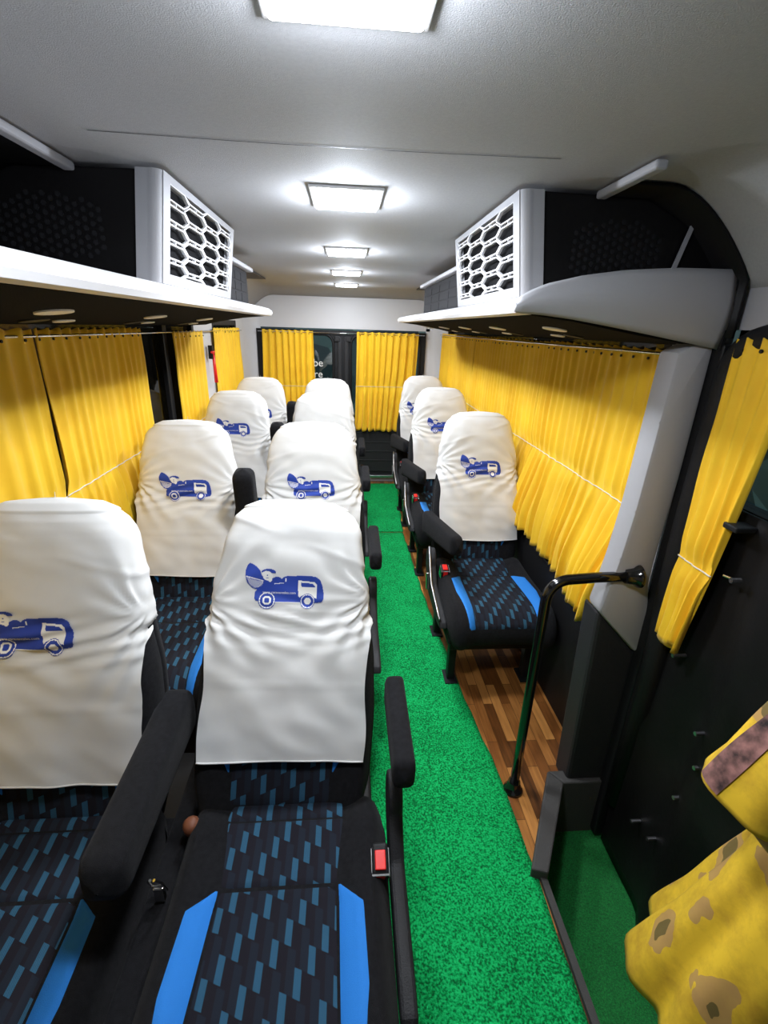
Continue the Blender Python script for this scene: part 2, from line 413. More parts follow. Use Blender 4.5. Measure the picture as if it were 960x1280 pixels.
# writing on the rear glass
def text_obj(name, body, size, mat, parent=None):
    cu = bpy.data.curves.new(name, 'FONT'); cu.body = body; cu.size = size; cu.align_x = 'CENTER'; cu.align_y = 'CENTER'; cu.resolution_u = 3
    to = bpy.data.objects.new(name + '_src', cu); C.objects.link(to)
    dg = bpy.context.evaluated_depsgraph_get(); dg.update()
    me = bpy.data.meshes.new_from_object(to.evaluated_get(dg)); bpy.data.objects.remove(to)
    me.materials.clear(); me.materials.append(mat); me.name = name
    return me
d1 = bpy.data.objects['door_1']
for body, zz in (('be', 1.245), ('re', 1.135)):
    me = text_obj('lettering', body, .105, M['print_white'])
    lo = bpy.data.objects.new('lettering', me); C.objects.link(lo); lo.parent = d1
    lo.location = (-.285, YB - .05 + .016, zz); lo.rotation_euler = (PI / 2, 0, 0)

# ---- ceiling lamps
lamp_ys = [.585, 1.49, 2.47, 3.38, 4.35]
names = ['large ceiling lamp at the top edge of the photo, nearest the camera', 'second ceiling lamp, between the two grille housings', 'third ceiling lamp from the camera, just past the grilles', 'fourth ceiling lamp from the camera', 'farthest ceiling lamp, next to the rear header']
for k, y in enumerate(lamp_ys):
    t = empty('ceiling_lamp', (0, y, ZC), names[k], 'lamp', 'ceiling lamps along the aisle')
    a, b = (.085, .105)
    fr = MB().box((-a - .008, -b - .008, -.007), (a + .008, b + .008, .0), .003); fr.build('lamp_frame', M['silver'], t)
    df = MB().box((-a, -b, -.012), (a, b, -.006), .004); df.build('lamp_lens', M['lamp'], t)
    L = bpy.data.lights.new('lamp_light', 'AREA'); L.shape = 'RECTANGLE'; L.size = .16; L.size_y = .2; L.energy = (7, 11, 11, 10, 9)[k]; L.color = (.93, .96, 1.0); L.spread = math.radians(180)
    lo = bpy.data.objects.new('lamp_light', L); C.objects.link(lo); lo.parent = t; lo.location = (0, 0, -.016)
    L2 = bpy.data.lights.new('lamp_glow', 'POINT'); L2.energy = (6, 9, 8, 7, 6)[k]; L2.shadow_soft_size = .02; L2.color = (.8, .88, 1.0)
    lo2 = bpy.data.objects.new('lamp_glow', L2); C.objects.link(lo2); lo2.parent = t; lo2.location = (0, 0, -.055)

# ---- overhead shelves
def shelf(sx, y0, y1, label):
    t = empty('overhead_shelf', (sx * .95, y0, 1.65), label, 'shelf', 'overhead shelves along both sides')
    def P(x, y, z): return (x - sx * .95, y - y0, z - 1.65)
    def prof_lip():
        return [(.41, 1.668), (.405, 1.655), (.412, 1.643), (.45, 1.640), (.47, 1.655), (.95, 1.70), (.95, 1.708), (.46, 1.680), (.425, 1.680)]
    n = 24
    def taper(v):   # the shelf's far end is rounded back to the wall
        return ss(.0, 1, max(0, (v - .93) / .07)) * .14
    lp = prof_lip(); mb = MB(); m = len(lp)
    for j in range(n + 1):
        v = j / n; y = lerp(y0, y1, v)
        for (x, z) in lp:
            xx = x + (taper(v) if x < .6 else 0); mb.v.append(Vector(P(sx * xx, y, z)))
    for j in range(n):
        for k in range(m): a = j * m + k; b = j * m + (k + 1) % m; mb.f.append([a, b, b + m, a + m])
    mb.f.append(list(range(m))); mb.f.append([n * m + k for k in range(m)][::-1])
    autosmooth(mb.build('shelf_top', M['light'], t), 50)
    ub = MB()
    up = [(.47, 1.652), (.452, 1.639), (.56, 1.628), (.74, 1.600), (.86, 1.585), (.95, 1.578), (.95, 1.695)]
    m = len(up)
    for j in range(n + 1):
        v = j / n; y = lerp(y0 + .01, y1 - .01, v)
        for (x, z) in up:
            xx = x + (taper(v) if x < .6 else taper(v) * .5 if x < .8 else 0); ub.v.append(Vector(P(sx * xx, y, z)))
    for j in range(n):
        for k in range(m): a = j * m + k; b = j * m + (k + 1) % m; ub.f.append([a, b, b + m, a + m])
    ub.f.append(list(range(m))); ub.f.append([n * m + k for k in range(m)][::-1])
    autosmooth(ub.build('underside', M['under'], t), 40)
    # oval reading lights and round outlets
    y = y0 + .35
    k = 0
    while y < y1 - .25:
        for (xx, zz, a_, b_, mt) in ((.66, 1.6115, .035, .055, 'silver'), (.80, 1.5915, .035, .035, 'charcoal'), (.80, 1.5915, .022, .045, 'silver')):
            yy = y + (.0 if xx < .7 else (.16 if mt == 'charcoal' else .30))
            if yy > y1 - .15: continue
            e = MB(); pts = [(sx * (xx + a_ * math.cos(q * PI / 12)), yy + b_ * math.sin(q * PI / 12)) for q in range(24)]
            sl = -.155
            poly = [P(px, py, zz + (abs(px) - xx) * sl - .003) for px, py in pts]
            e.prism(poly, (0, 0, .006), .001)
            e.build('reading_light' if mt == 'silver' else 'air_outlet', M[mt], t)
        y += .62; k += 1
    return t
sL = shelf(-1, YF + .02, 3.25, 'long white lipped overhead shelf with black underside along the left windows')
sR = shelf(1, 1.24, 4.35, 'right overhead shelf with a flared grey end panel facing the camera')
# flared end panel on the right shelf
top = [(.405, 1.672), (.43, 1.690), (.47, 1.708), (.553, 1.728), (.65, 1.742), (.78, 1.752), (.945, 1.757)]
bot = [(.953, 1.70), (.948, 1.62), (.935, 1.575), (.86, 1.586), (.75, 1.603), (.65, 1.618), (.55, 1.632), (.47, 1.640), (.41, 1.642)]
pl = top + bot
pan = MB(); N = 7
def bow(x, z): return 1.205 - .035 * math.sin(max(0, min(1, (x - .41) / .54)) * PI) + .02 * ((z - 1.66) / .1) - (-.02 if x < .42 else 0)
# build as rows between matching top and bottom curves
def tp(x): return interp(top, x)
bt = sorted(bot[2:]); bt = [(.405, 1.645)] + bt + [(.953, 1.57)]
def bp_(x): return interp(bt, x)
def endp(u, v):
    x = lerp(.405, .95, u); zt, zb = tp(x), bp_(x)
    z = lerp(zb, zt, v); bulge = .018 * math.sin(v * PI)
    return (x - .95, 1.235 - bulge - .03 * math.sin(u * PI) * (.3 + .7 * v) - 1.24, z - 1.65)
g = pan.grid(endp, 30, 10); o = g.build('end_panel', M['grey'], sR, smooth=True); solidify(o, .012, -1)
sd = MB().prism([(-.002, -.018, -.08), (-.002, .0, -.078), (-.002, .0, .112), (-.002, -.018, .112)], (.010, 0, 0)); sd.build('end_seal', M['black'], sR)

# ---- dark linings above the shelves
for nm, sx, y0, y1 in (('trim_8', -1, YF + .01, 4.0), ('trim_9', 1, 1.2, 4.5)):
    mb = MB().grid(lambda u, v: (sx * min(.955, lerp(1.02, .60, v)), lerp(y0, y1, u), max(1.70, ceil_z(lerp(1.02, .60, v)) - .008) if v > .14 else lerp(1.60, ceil_z(.955) - .008, v / .14)), 2, 20)
    o = struct(nm, (mb.v, mb.f), M['darkpanel'], smooth=True); solidify(o, .008, 0)
for nm, sx, y0, y1 in (('trim_10', -1, YF + .01, 1.29), ('trim_11', 1, 1.05, 1.29)):
    mb = MB().box((min(sx * .588, sx * .614), y0, ZC - .022), (max(sx * .588, sx * .614), y1, ZC - .004), .006)
    struct(nm, (mb.v, mb.f), M['grey'])

# ---- air conditioner housings
def ac(sx, label):
    ya, yb = 1.29, 2.0
    t = empty('air_conditioner', (sx * .7, ya, 1.70), label, 'air conditioner', 'roof air conditioner housings')
    def P(x, y, z): return Vector((sx * x - sx * .7, y - ya, z - 1.70))
    # body: dark box
    mb = MB()
    pr = [(.465, 1.690), (.945, 1.71), (.950, 1.74), (.86, 1.845), (.72, 1.908), (.44, 1.912)]
    mb.prism([P(x, ya + .004, z) for x, z in pr], (0, yb - ya - .01, 0), .004)
    mb.build('housing', M['darkpanel'], t)
    # surround frame: rounded band, open for the grille
    fr = MB()
    # inner face plane: x from .405(top) to .432(bottom)
    def face(u, v, d=0):   # u along y, v up, d inward (towards housing)
        x = lerp(.432, .402, v) + d; return P(x, lerp(ya, yb, u), lerp(1.683, 1.910, v))
    w = .115; b0, b1 = .10, .93; u1 = .94
    def ringpt(a, lvl):
        pass
    outer = [(0, 0), (1, 0), (1, 1), (0, 1)]; inner = [(w * .55, b0), (u1, b0), (u1, b1), (w * .55, b1)]
    for k in range(4):
        q = (k + 1) % 4
        for (d0, d1) in ((0, 0),):
            A, B, Cc, D = outer[k], outer[q], inner[q], inner[k]
            vs = [face(*A), face(*B), face(*Cc), face(*D), face(*A, .05), face(*B, .05), face(*Cc, .05), face(*D, .05)]
            fr.raw(vs, [(0, 1, 2, 3), (7, 6, 5, 4), (0, 4, 5, 1), (2, 6, 7, 3)])
    # rounded corner band onto the camera-facing side
    def band(u, v):
        a = u * PI / 2; z = lerp(1.683, 1.910, v); xb = lerp(.432, .402, v)
        r = .026
        if u < .55:
            a = u / .55 * PI / 2; return P(xb + r - r * math.cos(a), ya + .0 + r - r * math.sin(a) - r * .6, z)
        return P(xb + r + (u - .55) / .45 * .030, ya - r * .6 + .002, z)
    fr.grid(band, 14, 10)
    o = fr.build('grille_frame', M['grey'], t); autosmooth(o, 35)
    # dark core behind the grille
    core = MB(); vs = [face(.03, .05, .020), face(.97, .05, .020), face(.97, .96, .020), face(.03, .96, .020)]; core.raw(vs + [v + Vector((sx * .01, 0, 0)) for v in vs], [(0, 1, 2, 3), (7, 6, 5, 4), (0, 1, 5, 4), (1, 2, 6, 5), (2, 3, 7, 6), (3, 0, 4, 7)]); core.build('grille_core', M['under'], t)
    # grille: stretched hexagon rows. wavy horizontal bars alternately meeting
    gr = MB(); ul, ur = w * .55, u1; cu = .235; hv = .178
    hw_u, hw_v = .0042 / .71, .0042 / .227
    def bar(A, B, th=1.0, dd=.008):
        cl = lambda q: (max(ul, min(ur, q[0])), max(b0, min(b1, q[1])))
        A, B = cl(A), cl(B)
        du, dv = (B[0] - A[0]) * .71, (B[1] - A[1]) * .227; L_ = math.hypot(du, dv)
        if L_ < .004: return
        nu_, nv_ = -dv / L_ * .0040 * th / 2 / .71 * 2, du / L_ * .0040 * th / 2 / .227 * 2
        q = [(A[0] - nu_, A[1] - nv_), (B[0] - nu_, B[1] - nv_), (B[0] + nu_, B[1] + nv_), (A[0] + nu_, A[1] + nv_)]
        vs = [face(*e, .0) for e in q] + [face(*e, dd) for e in q]
        gr.raw(vs, [(0, 1, 2, 3), (7, 6, 5, 4), (0, 4, 5, 1), (3, 2, 6, 7), (1, 5, 6, 2), (0, 3, 7, 4)])
    for ci in range(-1, 6):
        for ri in range(-1, 7):
            cx = ul + .06 + ci * cu; cy = b0 + .05 + (ri + (.5 if ci % 2 else 0)) * hv
            hx_, fl_, hh = cu * .62, cu * .36, hv * .38
            pts = [(cx - hx_, cy), (cx - fl_, cy + hh), (cx + fl_, cy + hh), (cx + hx_, cy), (cx + fl_, cy - hh), (cx - fl_, cy - hh)]
            for k in range(6):
                A, B = pts[k], pts[(k + 1) % 6]
                if (A[0] < ul and B[0] < ul) or (A[0] > ur and B[0] > ur) or (A[1] < b0 and B[1] < b0) or (A[1] > b1 and B[1] > b1): continue
                bar(A, B, .36)
            if ul < cx < ur and b0 < cy + hv * .3 and cy + hv * .62 < b1: bar((cx, cy + hh), (cx, cy + hv - hh), .4)
    gr.build('grille', M['silver'], t)
    # honeycomb perforation on the camera-facing side
    hx = MB()
    for i in range(15):
        for j in range(7):
            x = .555 + i * .0165; z = 1.735 + j * .0185 + (.009 if i % 2 else 0)
            if ((x - .66) / .125) ** 2 + ((z - 1.79) / .07) ** 2 > 1: continue
            hx.prism([P(x + .0062 * math.cos(q * PI / 3), ya + .003, z + .0062 * math.sin(q * PI / 3)) for q in range(6)], (0, -.0016, 0))
    hx.build('perforation', M['perf'], t)
    return t
ac(-1, 'left air conditioner housing with pale grille, above the left shelf')
acr = ac(1, 'right air conditioner housing with pale grille, above the flared shelf end')
st = MB().prism([(.10, -.004, .02), (.112, -.004, .02), (.15, -.004, .17), (.14, -.004, .17)], (0, -.004, 0)); st.build('edge_strip', M['grey'], acr)
# duct boxes behind the housings
def duct(sx, y0, y1, label):
    t = empty('air_duct', (sx * .7, y0, 1.70), label, 'air duct', 'roof air ducts')
    mb = MB()
    def P(x, y, z): return Vector((sx * x - sx * .7, y - y0, z - 1.70))
    mb.prism([P(.50, y0 + .003, 1.688), P(.93, y0 + .003, 1.712), P(.93, y0 + .003, 1.75), P(.80, y0 + .003, 1.84), P(.50, y0 + .003, 1.84)], (0, y1 - y0, 0), .004)
    for r_ in range(3):
        for c_ in range(5):
            ya = y0 + .03 + c_ * (y1 - y0 - .06) / 5; yb = ya + (y1 - y0 - .06) / 5 - .01; za = 1.70 + r_ * .043
            a = P(.498, ya, za); b = P(.503, yb, za + .036)
            mb.box([min(a[i], b[i]) for i in range(3)], [max(a[i], b[i]) for i in range(3)], .002)
    mb.build('duct_body', M['perf'], t)
    cp = MB(); a = P(.475, y0 + .003, 1.842); b = P(.56, y1 + .05, 1.862)
    cp.box([min(a[i], b[i]) for i in range(3)], [max(a[i], b[i]) for i in range(3)], .006); cp.build('top_strip', M['grey'], t)
duct(-1, 2.005, 2.72, 'dark ribbed air duct behind the left grille housing')
duct(1, 2.005, 3.35, 'dark ribbed air duct behind the right grille housing')

# ---- curtains
_CUR = 1
def curtain(name, label, along, plane, a0, a1, zt, zb, zc, pleats, seed, inward, b0=None, b1=None, amp=.014, grp='yellow window curtains', zbvar=.0, kick=.02):
    """along: 'y' or 'x'; plane: the fixed coordinate; a0..a1 span at the top, b0..b1 at the bottom"""
    rnd = random.Random(seed); b0 = a0 if b0 is None else b0; b1 = a1 if b1 is None else b1
    ph = [rnd.uniform(-.25, .25) for _ in range(pleats + 3)]; am = [rnd.uniform(.6, 1.25) for _ in range(pleats + 3)]
    nu, nv = pleats * 10, 40
    def fn(u, v):
        z = lerp(zt, zb, v); w = u * pleats; k = int(w); f_ = w - k
        A = lerp(am[k], am[min(k + 1, pleats + 2)], f_)
        s = math.sin(2 * PI * (w + .35 * math.sin(w * .9 + seed) * (.3 + v)))
        s = s * (1.25 - .25 * abs(s))
        cz = math.exp(-((z - zc) / .035) ** 2) if zc else 0
        d = amp * A * s * (.55 + .65 * v) * (1 - .72 * cz)
        low = ss(zc, zc - .35, z) if zc else 0
        d += .35 * amp * low * math.sin(2 * PI * w * 1.9 + seed * 2 + 4 * v)
        d += kick * low * (1 - .4 * math.sin(u * 5 + seed)) - .006 * cz
        d += .006 * noise.noise(Vector((u * 6, v * 4, seed)))
        d = max(d + amp * .6, .001)
        p = lerp(lerp(a0, a1, u), lerp(b0, b1, u), v ** 1.5) + .006 * math.cos(2 * PI * w) * (.4 + v)
        if v > .98 or True:
            z += (zbvar * math.sin(u * 3 + seed) + .010 * math.sin(2 * PI * w * .97 + 1)) * v ** 6
        if v < .02: z += .004 * math.sin(2 * PI * w)
        q = plane + inward * d
        return (q, p, z) if along == 'y' else (p, q, z)
    g = MB().grid(fn, nu, nv)
    r0 = empty(name, (plane, a0, zb) if along == 'y' else (a0, plane, zb), label, 'curtain', grp)
    off = Vector(r0.location)
    g.v = [v - off for v in g.v]
    o = g.build('cloth', M['curtain'], r0, smooth=True); solidify(o, .002)
    # eyelets along the heading
    n_e = int(pleats * .9); em = bpy.data.meshes.get('eyelet_' + along + str(inward))
    if em is None:
        e = MB(); nrm = Vector((inward, 0, 0)) if along == 'y' else Vector((0, inward, 0)); e.tube([nrm * .003, nrm * .007], .0045, 8)
        em = bpy.data.meshes.new('eyelet_' + along + str(inward)); em.from_pydata([tuple(q) for q in e.v], [], e.f); em.materials.append(M['black'])
    for k in range(n_e):
        u = (k + .5) / n_e; p = Vector(fn(u, .03)) - off
        eo = bpy.data.objects.new('eyelet', em); C.objects.link(eo); eo.parent = r0; eo.location = p
    if zc:
        c_ = MB(); pts = []
        for k in range(pleats * 4 + 1):
            u = k / (pleats * 4); v = (zc - zt) / (zb - zt); p = Vector(fn(u, v)) - off
            nrm = Vector((inward, 0, 0)) if along == 'y' else Vector((0, inward, 0))
            pts.append(p + nrm * .004)
        c_.tube(pts, .0022, 6); c_.build('tie_cord', M['cord'], r0)
    return r0
xl, xr = -.955, .955
curtain('window_curtain', 'yellow pleated curtain at the left edge of the photo, nearest the camera', 'y', xl, .45, 1.615, 1.565, .55, 1.03, 13, 1, 1)
curtain('window_curtain', 'yellow pleated left curtain beside the dark bare pane, behind the second window seat', 'y', xl, 1.62, 2.43, 1.565, .55, 1.03, 13, 2, 1, amp=.013)
curtain('window_curtain', 'narrow yellow left curtain between the dark bare pane and the red hammer', 'y', xl, 2.86, 3.47, 1.545, .60, 1.0, 8, 3, 1)
curtain('window_curtain', 'farthest yellow curtain on the left, behind the red hammer', 'y', xl, 3.74, 4.62, 1.56, .60, 1.0, 10, 4, 1)
curtain('window_curtain', 'wide yellow right curtain with zigzag hem beside the grey pillar', 'y', xr, 1.335, 2.335, 1.563, .63, 1.06, 16, 5, -1, b0=1.44, b1=2.335, kick=.055, zbvar=.02)
curtain('window_curtain', 'middle yellow curtain on the right, behind the first single seat', 'y', xr, 2.34, 3.67, 1.56, .60, 1.06, 22, 6, -1, kick=.04)
curtain('window_curtain', 'farthest yellow curtain on the right side wall', 'y', xr, 3.68, 5.0, 1.56, .60, 1.06, 20, 7, -1, kick=.03)
curtain('window_curtain', 'yellow curtain on the left rear door, beside the lettered glass', 'x', YB - .075, -.82, -.33, 1.55, .62, 1.02, 8, 8, -1, b0=-.86, b1=-.30, amp=.022, kick=.01)
curtain('window_curtain', 'yellow curtain on the right rear door, hanging over the aisle end', 'x', YB - .075, .10, .72, 1.55, .58, 1.03, 9, 9, -1, b0=.08, b1=.66, amp=.022, kick=.01)
def rod(label, pts, r=.004):
    t = MB().tube(pts, r, 8); o = t.build('curtain_rod', M['chrome'], smooth=True); tag(o, label, 'curtain rod', 'thin curtain rods above the windows'); return o
rod('thin bright curtain rod over the left windows', [(xl + .012, .3, 1.547), (xl + .012, 4.7, 1.540)])
rod('thin bright curtain rod over the right windows', [(xr - .02, 1.31, 1.552), (xr - .02, 5.05, 1.548)])
rod('thin bright curtain rod across both rear doors', [(-.86, YB - .09, 1.535), (.78, YB - .09, 1.535)])

# emergency hammer on the left pillar
t = empty('emergency_hammer', (-.955, 3.60, 1.2), 'red emergency hammer in black clip on the left wall pillar', 'hammer')
h = MB().box((.0, -.02, .16), (.03, .02, .25), .004); h.build('clip', M['black'], t)
h = MB().tube([(.028, 0, .20), (.03, .004, .10), (.032, .006, .0)], .011, 10, radii=[.008, .011, .013]); h.tube([(.028, -.03, .205), (.028, .03, .205)], .009, 8); h.build('hammer_body', M['red'], t, smooth=True)
# black clip on third left curtain edge
# ---- B pillar at the right and door
def un(px, py, ax, val):   # frozen camera maths only used to write down wall outlines
    raise RuntimeError
pp = [(.854, 1.563), (.93, 1.60), (.950, 1.60), (.950, 1.40), (.949, 1.22), (.945, 1.12), (.939, .965), (.940, .88), (.955, .81), (.975, .755), (.985, .70), (.978, .645), (.966, .624), (.948, .624), (.85, .725), (.803, .774), (.800, .79), (.812, .869), (.825, .966), (.838, 1.12), (.848, 1.38)]
mb = MB().prism([(x, 1.245, z) for x, z in pp], (0, .085, 0), .012)
mb.box((.957, 1.245, 1.58), (1.0, 1.34, 1.82), .01)
o = struct('trim_12', (mb.v, mb.f), M['grey']); autosmooth(o, 30)
lp_ = [(.805, .772), (.87, .705), (.955, .615), (.995, .66), (.995, 0), (.825, 0)]
mb = MB().prism([(x, 1.262, z) for x, z in lp_], (0, .10, 0), .012); struct('trim_13', (mb.v, mb.f), M['charcoal'])
# side door: leaf with window opening
def side_door():
    x = 1.0; ya, yb = -.55, 1.235
    d = MB()
    # frame pieces: lower panel, rear stile, front stile, header
    wz0, wz1 = 1.22, 1.60
    wy0, wy1 = -.45, 1.17
    d.box((x, ya, -.22), (x + .05, yb, .80)); d.box((x, ya, .80), (x + .05, wy0, 1.62)); d.box((x, wy1, .80), (x + .05, yb, 1.62)); d.box((x, ya, wz1), (x + .05, yb, 1.75))
    d.box((x, wy0, .80), (x + .05, 1.17, 1.20))
    do = struct('door_3', (d.v, d.f), M['darkpanel'])
    p = MB()   # inner moulded panel with a slanted crease
    def fn(u, v):
        y = lerp(-.5, 1.20, u); z = lerp(-.2, 1.20, v)
        cr = .96 - .0 * (z - .5)
        xx = x - .012 - .030 * ss(cr, cr - .05, y) - .012 * ss(.45, .40, z) + .006 * noise.noise(Vector((y * 5, z * 4, 3)))
        return xx, y, z
    p.grid(fn, 40, 30); po = p.build('inner_panel', M['darkpanel'], do, smooth=True); solidify(po, .01, 0)
    s = MB(); r = .10
    ring = []
    for cy, cz, a0 in ((1.20 - r, 1.60 - r, 0), ):
        for k in range(9):
            a = math.radians(90 - 90 * k / 8); ring.append(Vector((x - .025, cy + r * math.cos(a), cz + r * math.sin(a))))
    ring = [Vector((x - .025, -.4, 1.60))] + ring + [Vector((x - .025, 1.205, 1.1)), Vector((x - .025, 1.20, .85)), Vector((x - .025, 1.185, .72)), Vector((x - .02, 1.19, .5)), Vector((x - .01, 1.20, 0))]
    s.tube(ring, .036, 10); s.build('door_seal', M['black'], do, smooth=True)
    g = MB().box((x + .02, wy0, .8), (x + .026, wy1 + .01, 1.62)); g.build('pane', M['glass'], do)
    b = MB()
    b.tube([(x - .055, 1.0, 1.045), (x - .055, .965, 1.052)], .004, 8); b.tube([(x - .07, .962, 1.052), (x - .045, .962, 1.052)], .007, 8)
    b.build('latch_pin', M['chrome'], do)
    for yy, zz in ((1.08, .74), (.93, .60), (.90, .51), (.97, .13), (1.05, .10), (.93, .36)):
        q = MB().tube([(x - .060, yy, zz), (x - .02, yy, zz)], .006, 8); q.build('bolt', M['steel'], do)
    k = MB().box((x - .075, .985, 1.165), (x - .02, 1.03, 1.18), .004); k.build('catch', M['black'], do)
    return do
side_door()
curtain('window_curtain', 'yellow curtain bunched on the side door window at the right edge', 'y', .950, .98, 1.165, 1.60, .76, 1.02, 4, 12, -1, b0=1.07, b1=1.16, amp=.012, kick=-.0, grp='yellow window curtains')
jb = MB().box((.951, 1.215, -.2), (1.0, 1.262, 1.585), .006); struct('trim_16', (jb.v, jb.f), M['black'])
dw = MB().box((.985, YF, -.3), (1.06, -.55, 1.8)); struct('wall_right_front', (dw.v, dw.f), M['darkpanel'])
hd = MB().box((.975, YF, 1.62), (1.03, 1.25, 1.9)); struct('trim_14', (hd.v, hd.f), M['grey'])
sl = MB().box((1.0, .6, -.232), (1.05, 1.2, -.19), .006); struct('trim_15', (sl.v, sl.f), M['steel'])

# ---- grab pole
t = empty('grab_pole', (.623, 1.262, 0), 'glossy black bent grab pole from the wood floor to the grey pillar', 'grab pole')
pts = [(0, 0, .02), (0, 0, .3), (0, 0, .6), (0, 0, .82)]
for k in range(1, 10):
    a = k / 9 * PI / 2; pts.append((.07 - .07 * math.cos(a), .002 * k / 9, .82 + .07 * math.sin(a)))
pts += [(.15, -.005, .900), (.262, -.022, .912)]
g = MB().tube(pts, .0165, 20); g.build('bar', M['pole'], t, smooth=True)
def flange(name, base, axis):
    b = Vector(base); a = Vector(axis); f_ = MB(); 
    f_.tube([b, b + a * .006, b + a * .012, b + a * .02, b + a * .045], .03, 24, radii=[.036, .036, .033, .026, .022]); o = f_.build(name, M['pole'], t); autosmooth(o, 35)
flange('floor_flange', (0, 0, 0), (0, 0, 1)); flange('wall_flange', (.272, -.024, .913), (-1, .06, -.03))

# ---- carpets
def carpet(label, y0, y1, xl_, xr_fn, seed):
    xl_ = .078
    nu, nv = 24, 60; rnd = random.Random(seed)
    def edge(y): return xr_fn(y) + .012 * noise.noise(Vector((y * 9, seed, 0))) + .006 * noise.noise(Vector((y * 40, seed, 3)))
    def fn(u, v):
        y = lerp(y0, y1, v); x = lerp(xl_, edge(y), u)
        z = .008 + .0015 * noise.noise(Vector((x * 9, y * 9, seed))) - (.003 if u > .999 else 0)
        return x, y, z
    g = MB().grid(fn, nu, nv); o = g.build('aisle_carpet', M['carpet'], smooth=True); solidify(o, .006, -1)
    tag(o, label, 'carpet', 'green aisle carpets'); return o
carpet('long bright green turf carpet with a ragged edge running down the aisle', YF + .02, 3.66, .0, lambda y: interp([(-1, .60), (1.1, .60), (1.3, .59), (1.8, .545), (2.6, .50), (3.7, .475)], y), 1)
carpet('short green turf carpet at the far end of the aisle by the rear doors', 3.68, 5.0, .0, lambda y: interp([(3.6, .47), (5.0, .56)], y), 2)

# ------------------------------------------------------------------ seats
AN = math.radians(14.5); UD = Vector((0, math.sin(AN), math.cos(AN))); ND = Vector((0, -math.cos(AN), math.sin(AN))); BO = Vector((0, .055, .40))
BL = .83
WT = [(0, .205), (.08, .226), (.25, .234), (.42, .226), (.52, .206), (.60, .192), (.68, .180), (.74, .167), (.78, .150), (.805, .126), (.822, .09), (.83, .0)]
DT = [(0, .055), (.2, .062), (.5, .056), (.62, .062), (.70, .064), (.76, .058), (.80, .044), (.82, .026), (.83, .0)]
def sm(tab, s, h=.02): return (interp(tab, s - h) + interp(tab, s) * 2 + interp(tab, s + h)) / 4 if s < .8 else interp(tab, s)
def sect(phi, s, grow=0):
    w, d = sm(WT, s) + grow, sm(DT, s) + grow
    if s > .829: w = d = .0005
    c, n_ = math.sin(phi), math.cos(phi); e = .62
    x = w * math.copysign(abs(c) ** e, c); n = d * math.copysign(abs(n_) ** e, n_)
    if n > 0 and s < .6:
        n += .020 * ss(.45, .8, abs(x) / max(w, .01)) * (1 - ss(.9, 1, abs(x) / w)) * (1 - ss(.4, .6, s))
    return BO + Vector((x, 0, 0)) + UD * s + ND * n
def smap(v, lo, hi, L=BL):
    # denser rows near the top dome
    return lo + (hi - lo) * math.sin(v * PI / 2) ** .9 if hi >= L - .001 else lerp(lo, hi, v)
def backrest_mesh():
    return MB().grid(lambda u, v: sect(u * 2 * PI, smap(v, 0, BL)), 40, 44, closed_u=True)
def front_pt(x, s, off):   # point on the backrest front at lateral x
    w, d = sm(WT, s), sm(DT, s); c = max(-1, min(1, x / w)); e = .62
    n_ = (1 - abs(c) ** (2 / e)) ** (e / 2) if abs(c) < 1 else 0
    n = d * n_ + .020 * ss(.45, .8, abs(c)) * (1 - ss(.9, 1, abs(c))) * (1 - ss(.4, .6, s)); n = d * n_ + (n - d * n_)
    return BO + Vector((x, 0, 0)) + UD * s + ND * (n + off)
def wrinkle(x, s, seed, ph):
    d = 0
    for side in (-1, 1):
        px, ps_ = side * .215, .555 + .012 * side * math.sin(seed)
        dx, dz = (x - px), (s - ps_); r = math.hypot(dx, dz) + 1e-4; th = math.atan2(dz, -side * dx)
        fall = math.exp(-(r / .15) ** 1.3) * ss(0, .03, r)
        d += .0062 * fall * ss(0, .06, r) * math.sin(th * 15 + seed * 1.7 + side + 6 * noise.noise(Vector((x * 5, s * 5, seed))))
    # horizontal folds below the print
    band = math.exp(-((s - .50) / .05) ** 2)
    d += .0045 * band * math.sin((s + .03 * math.sin(x * 9 + seed) + .02 * noise.noise(Vector((x * 6, seed, 0)))) * 2 * PI / .035)
    d += .005 * noise.noise(Vector((x * 5, s * 6, seed * 3.1))) + .004 * noise.noise(Vector((x * 14 + s * 9, s * 18, seed)))
    # diagonal crease on the headrest
    q = (s - .70) + .35 * (x * (1 if seed % 2 else -1) - .05) ; d += .0035 * math.exp(-(q / .008) ** 2) * ss(.0, .1, abs(x) )
    return d
HEM = .158
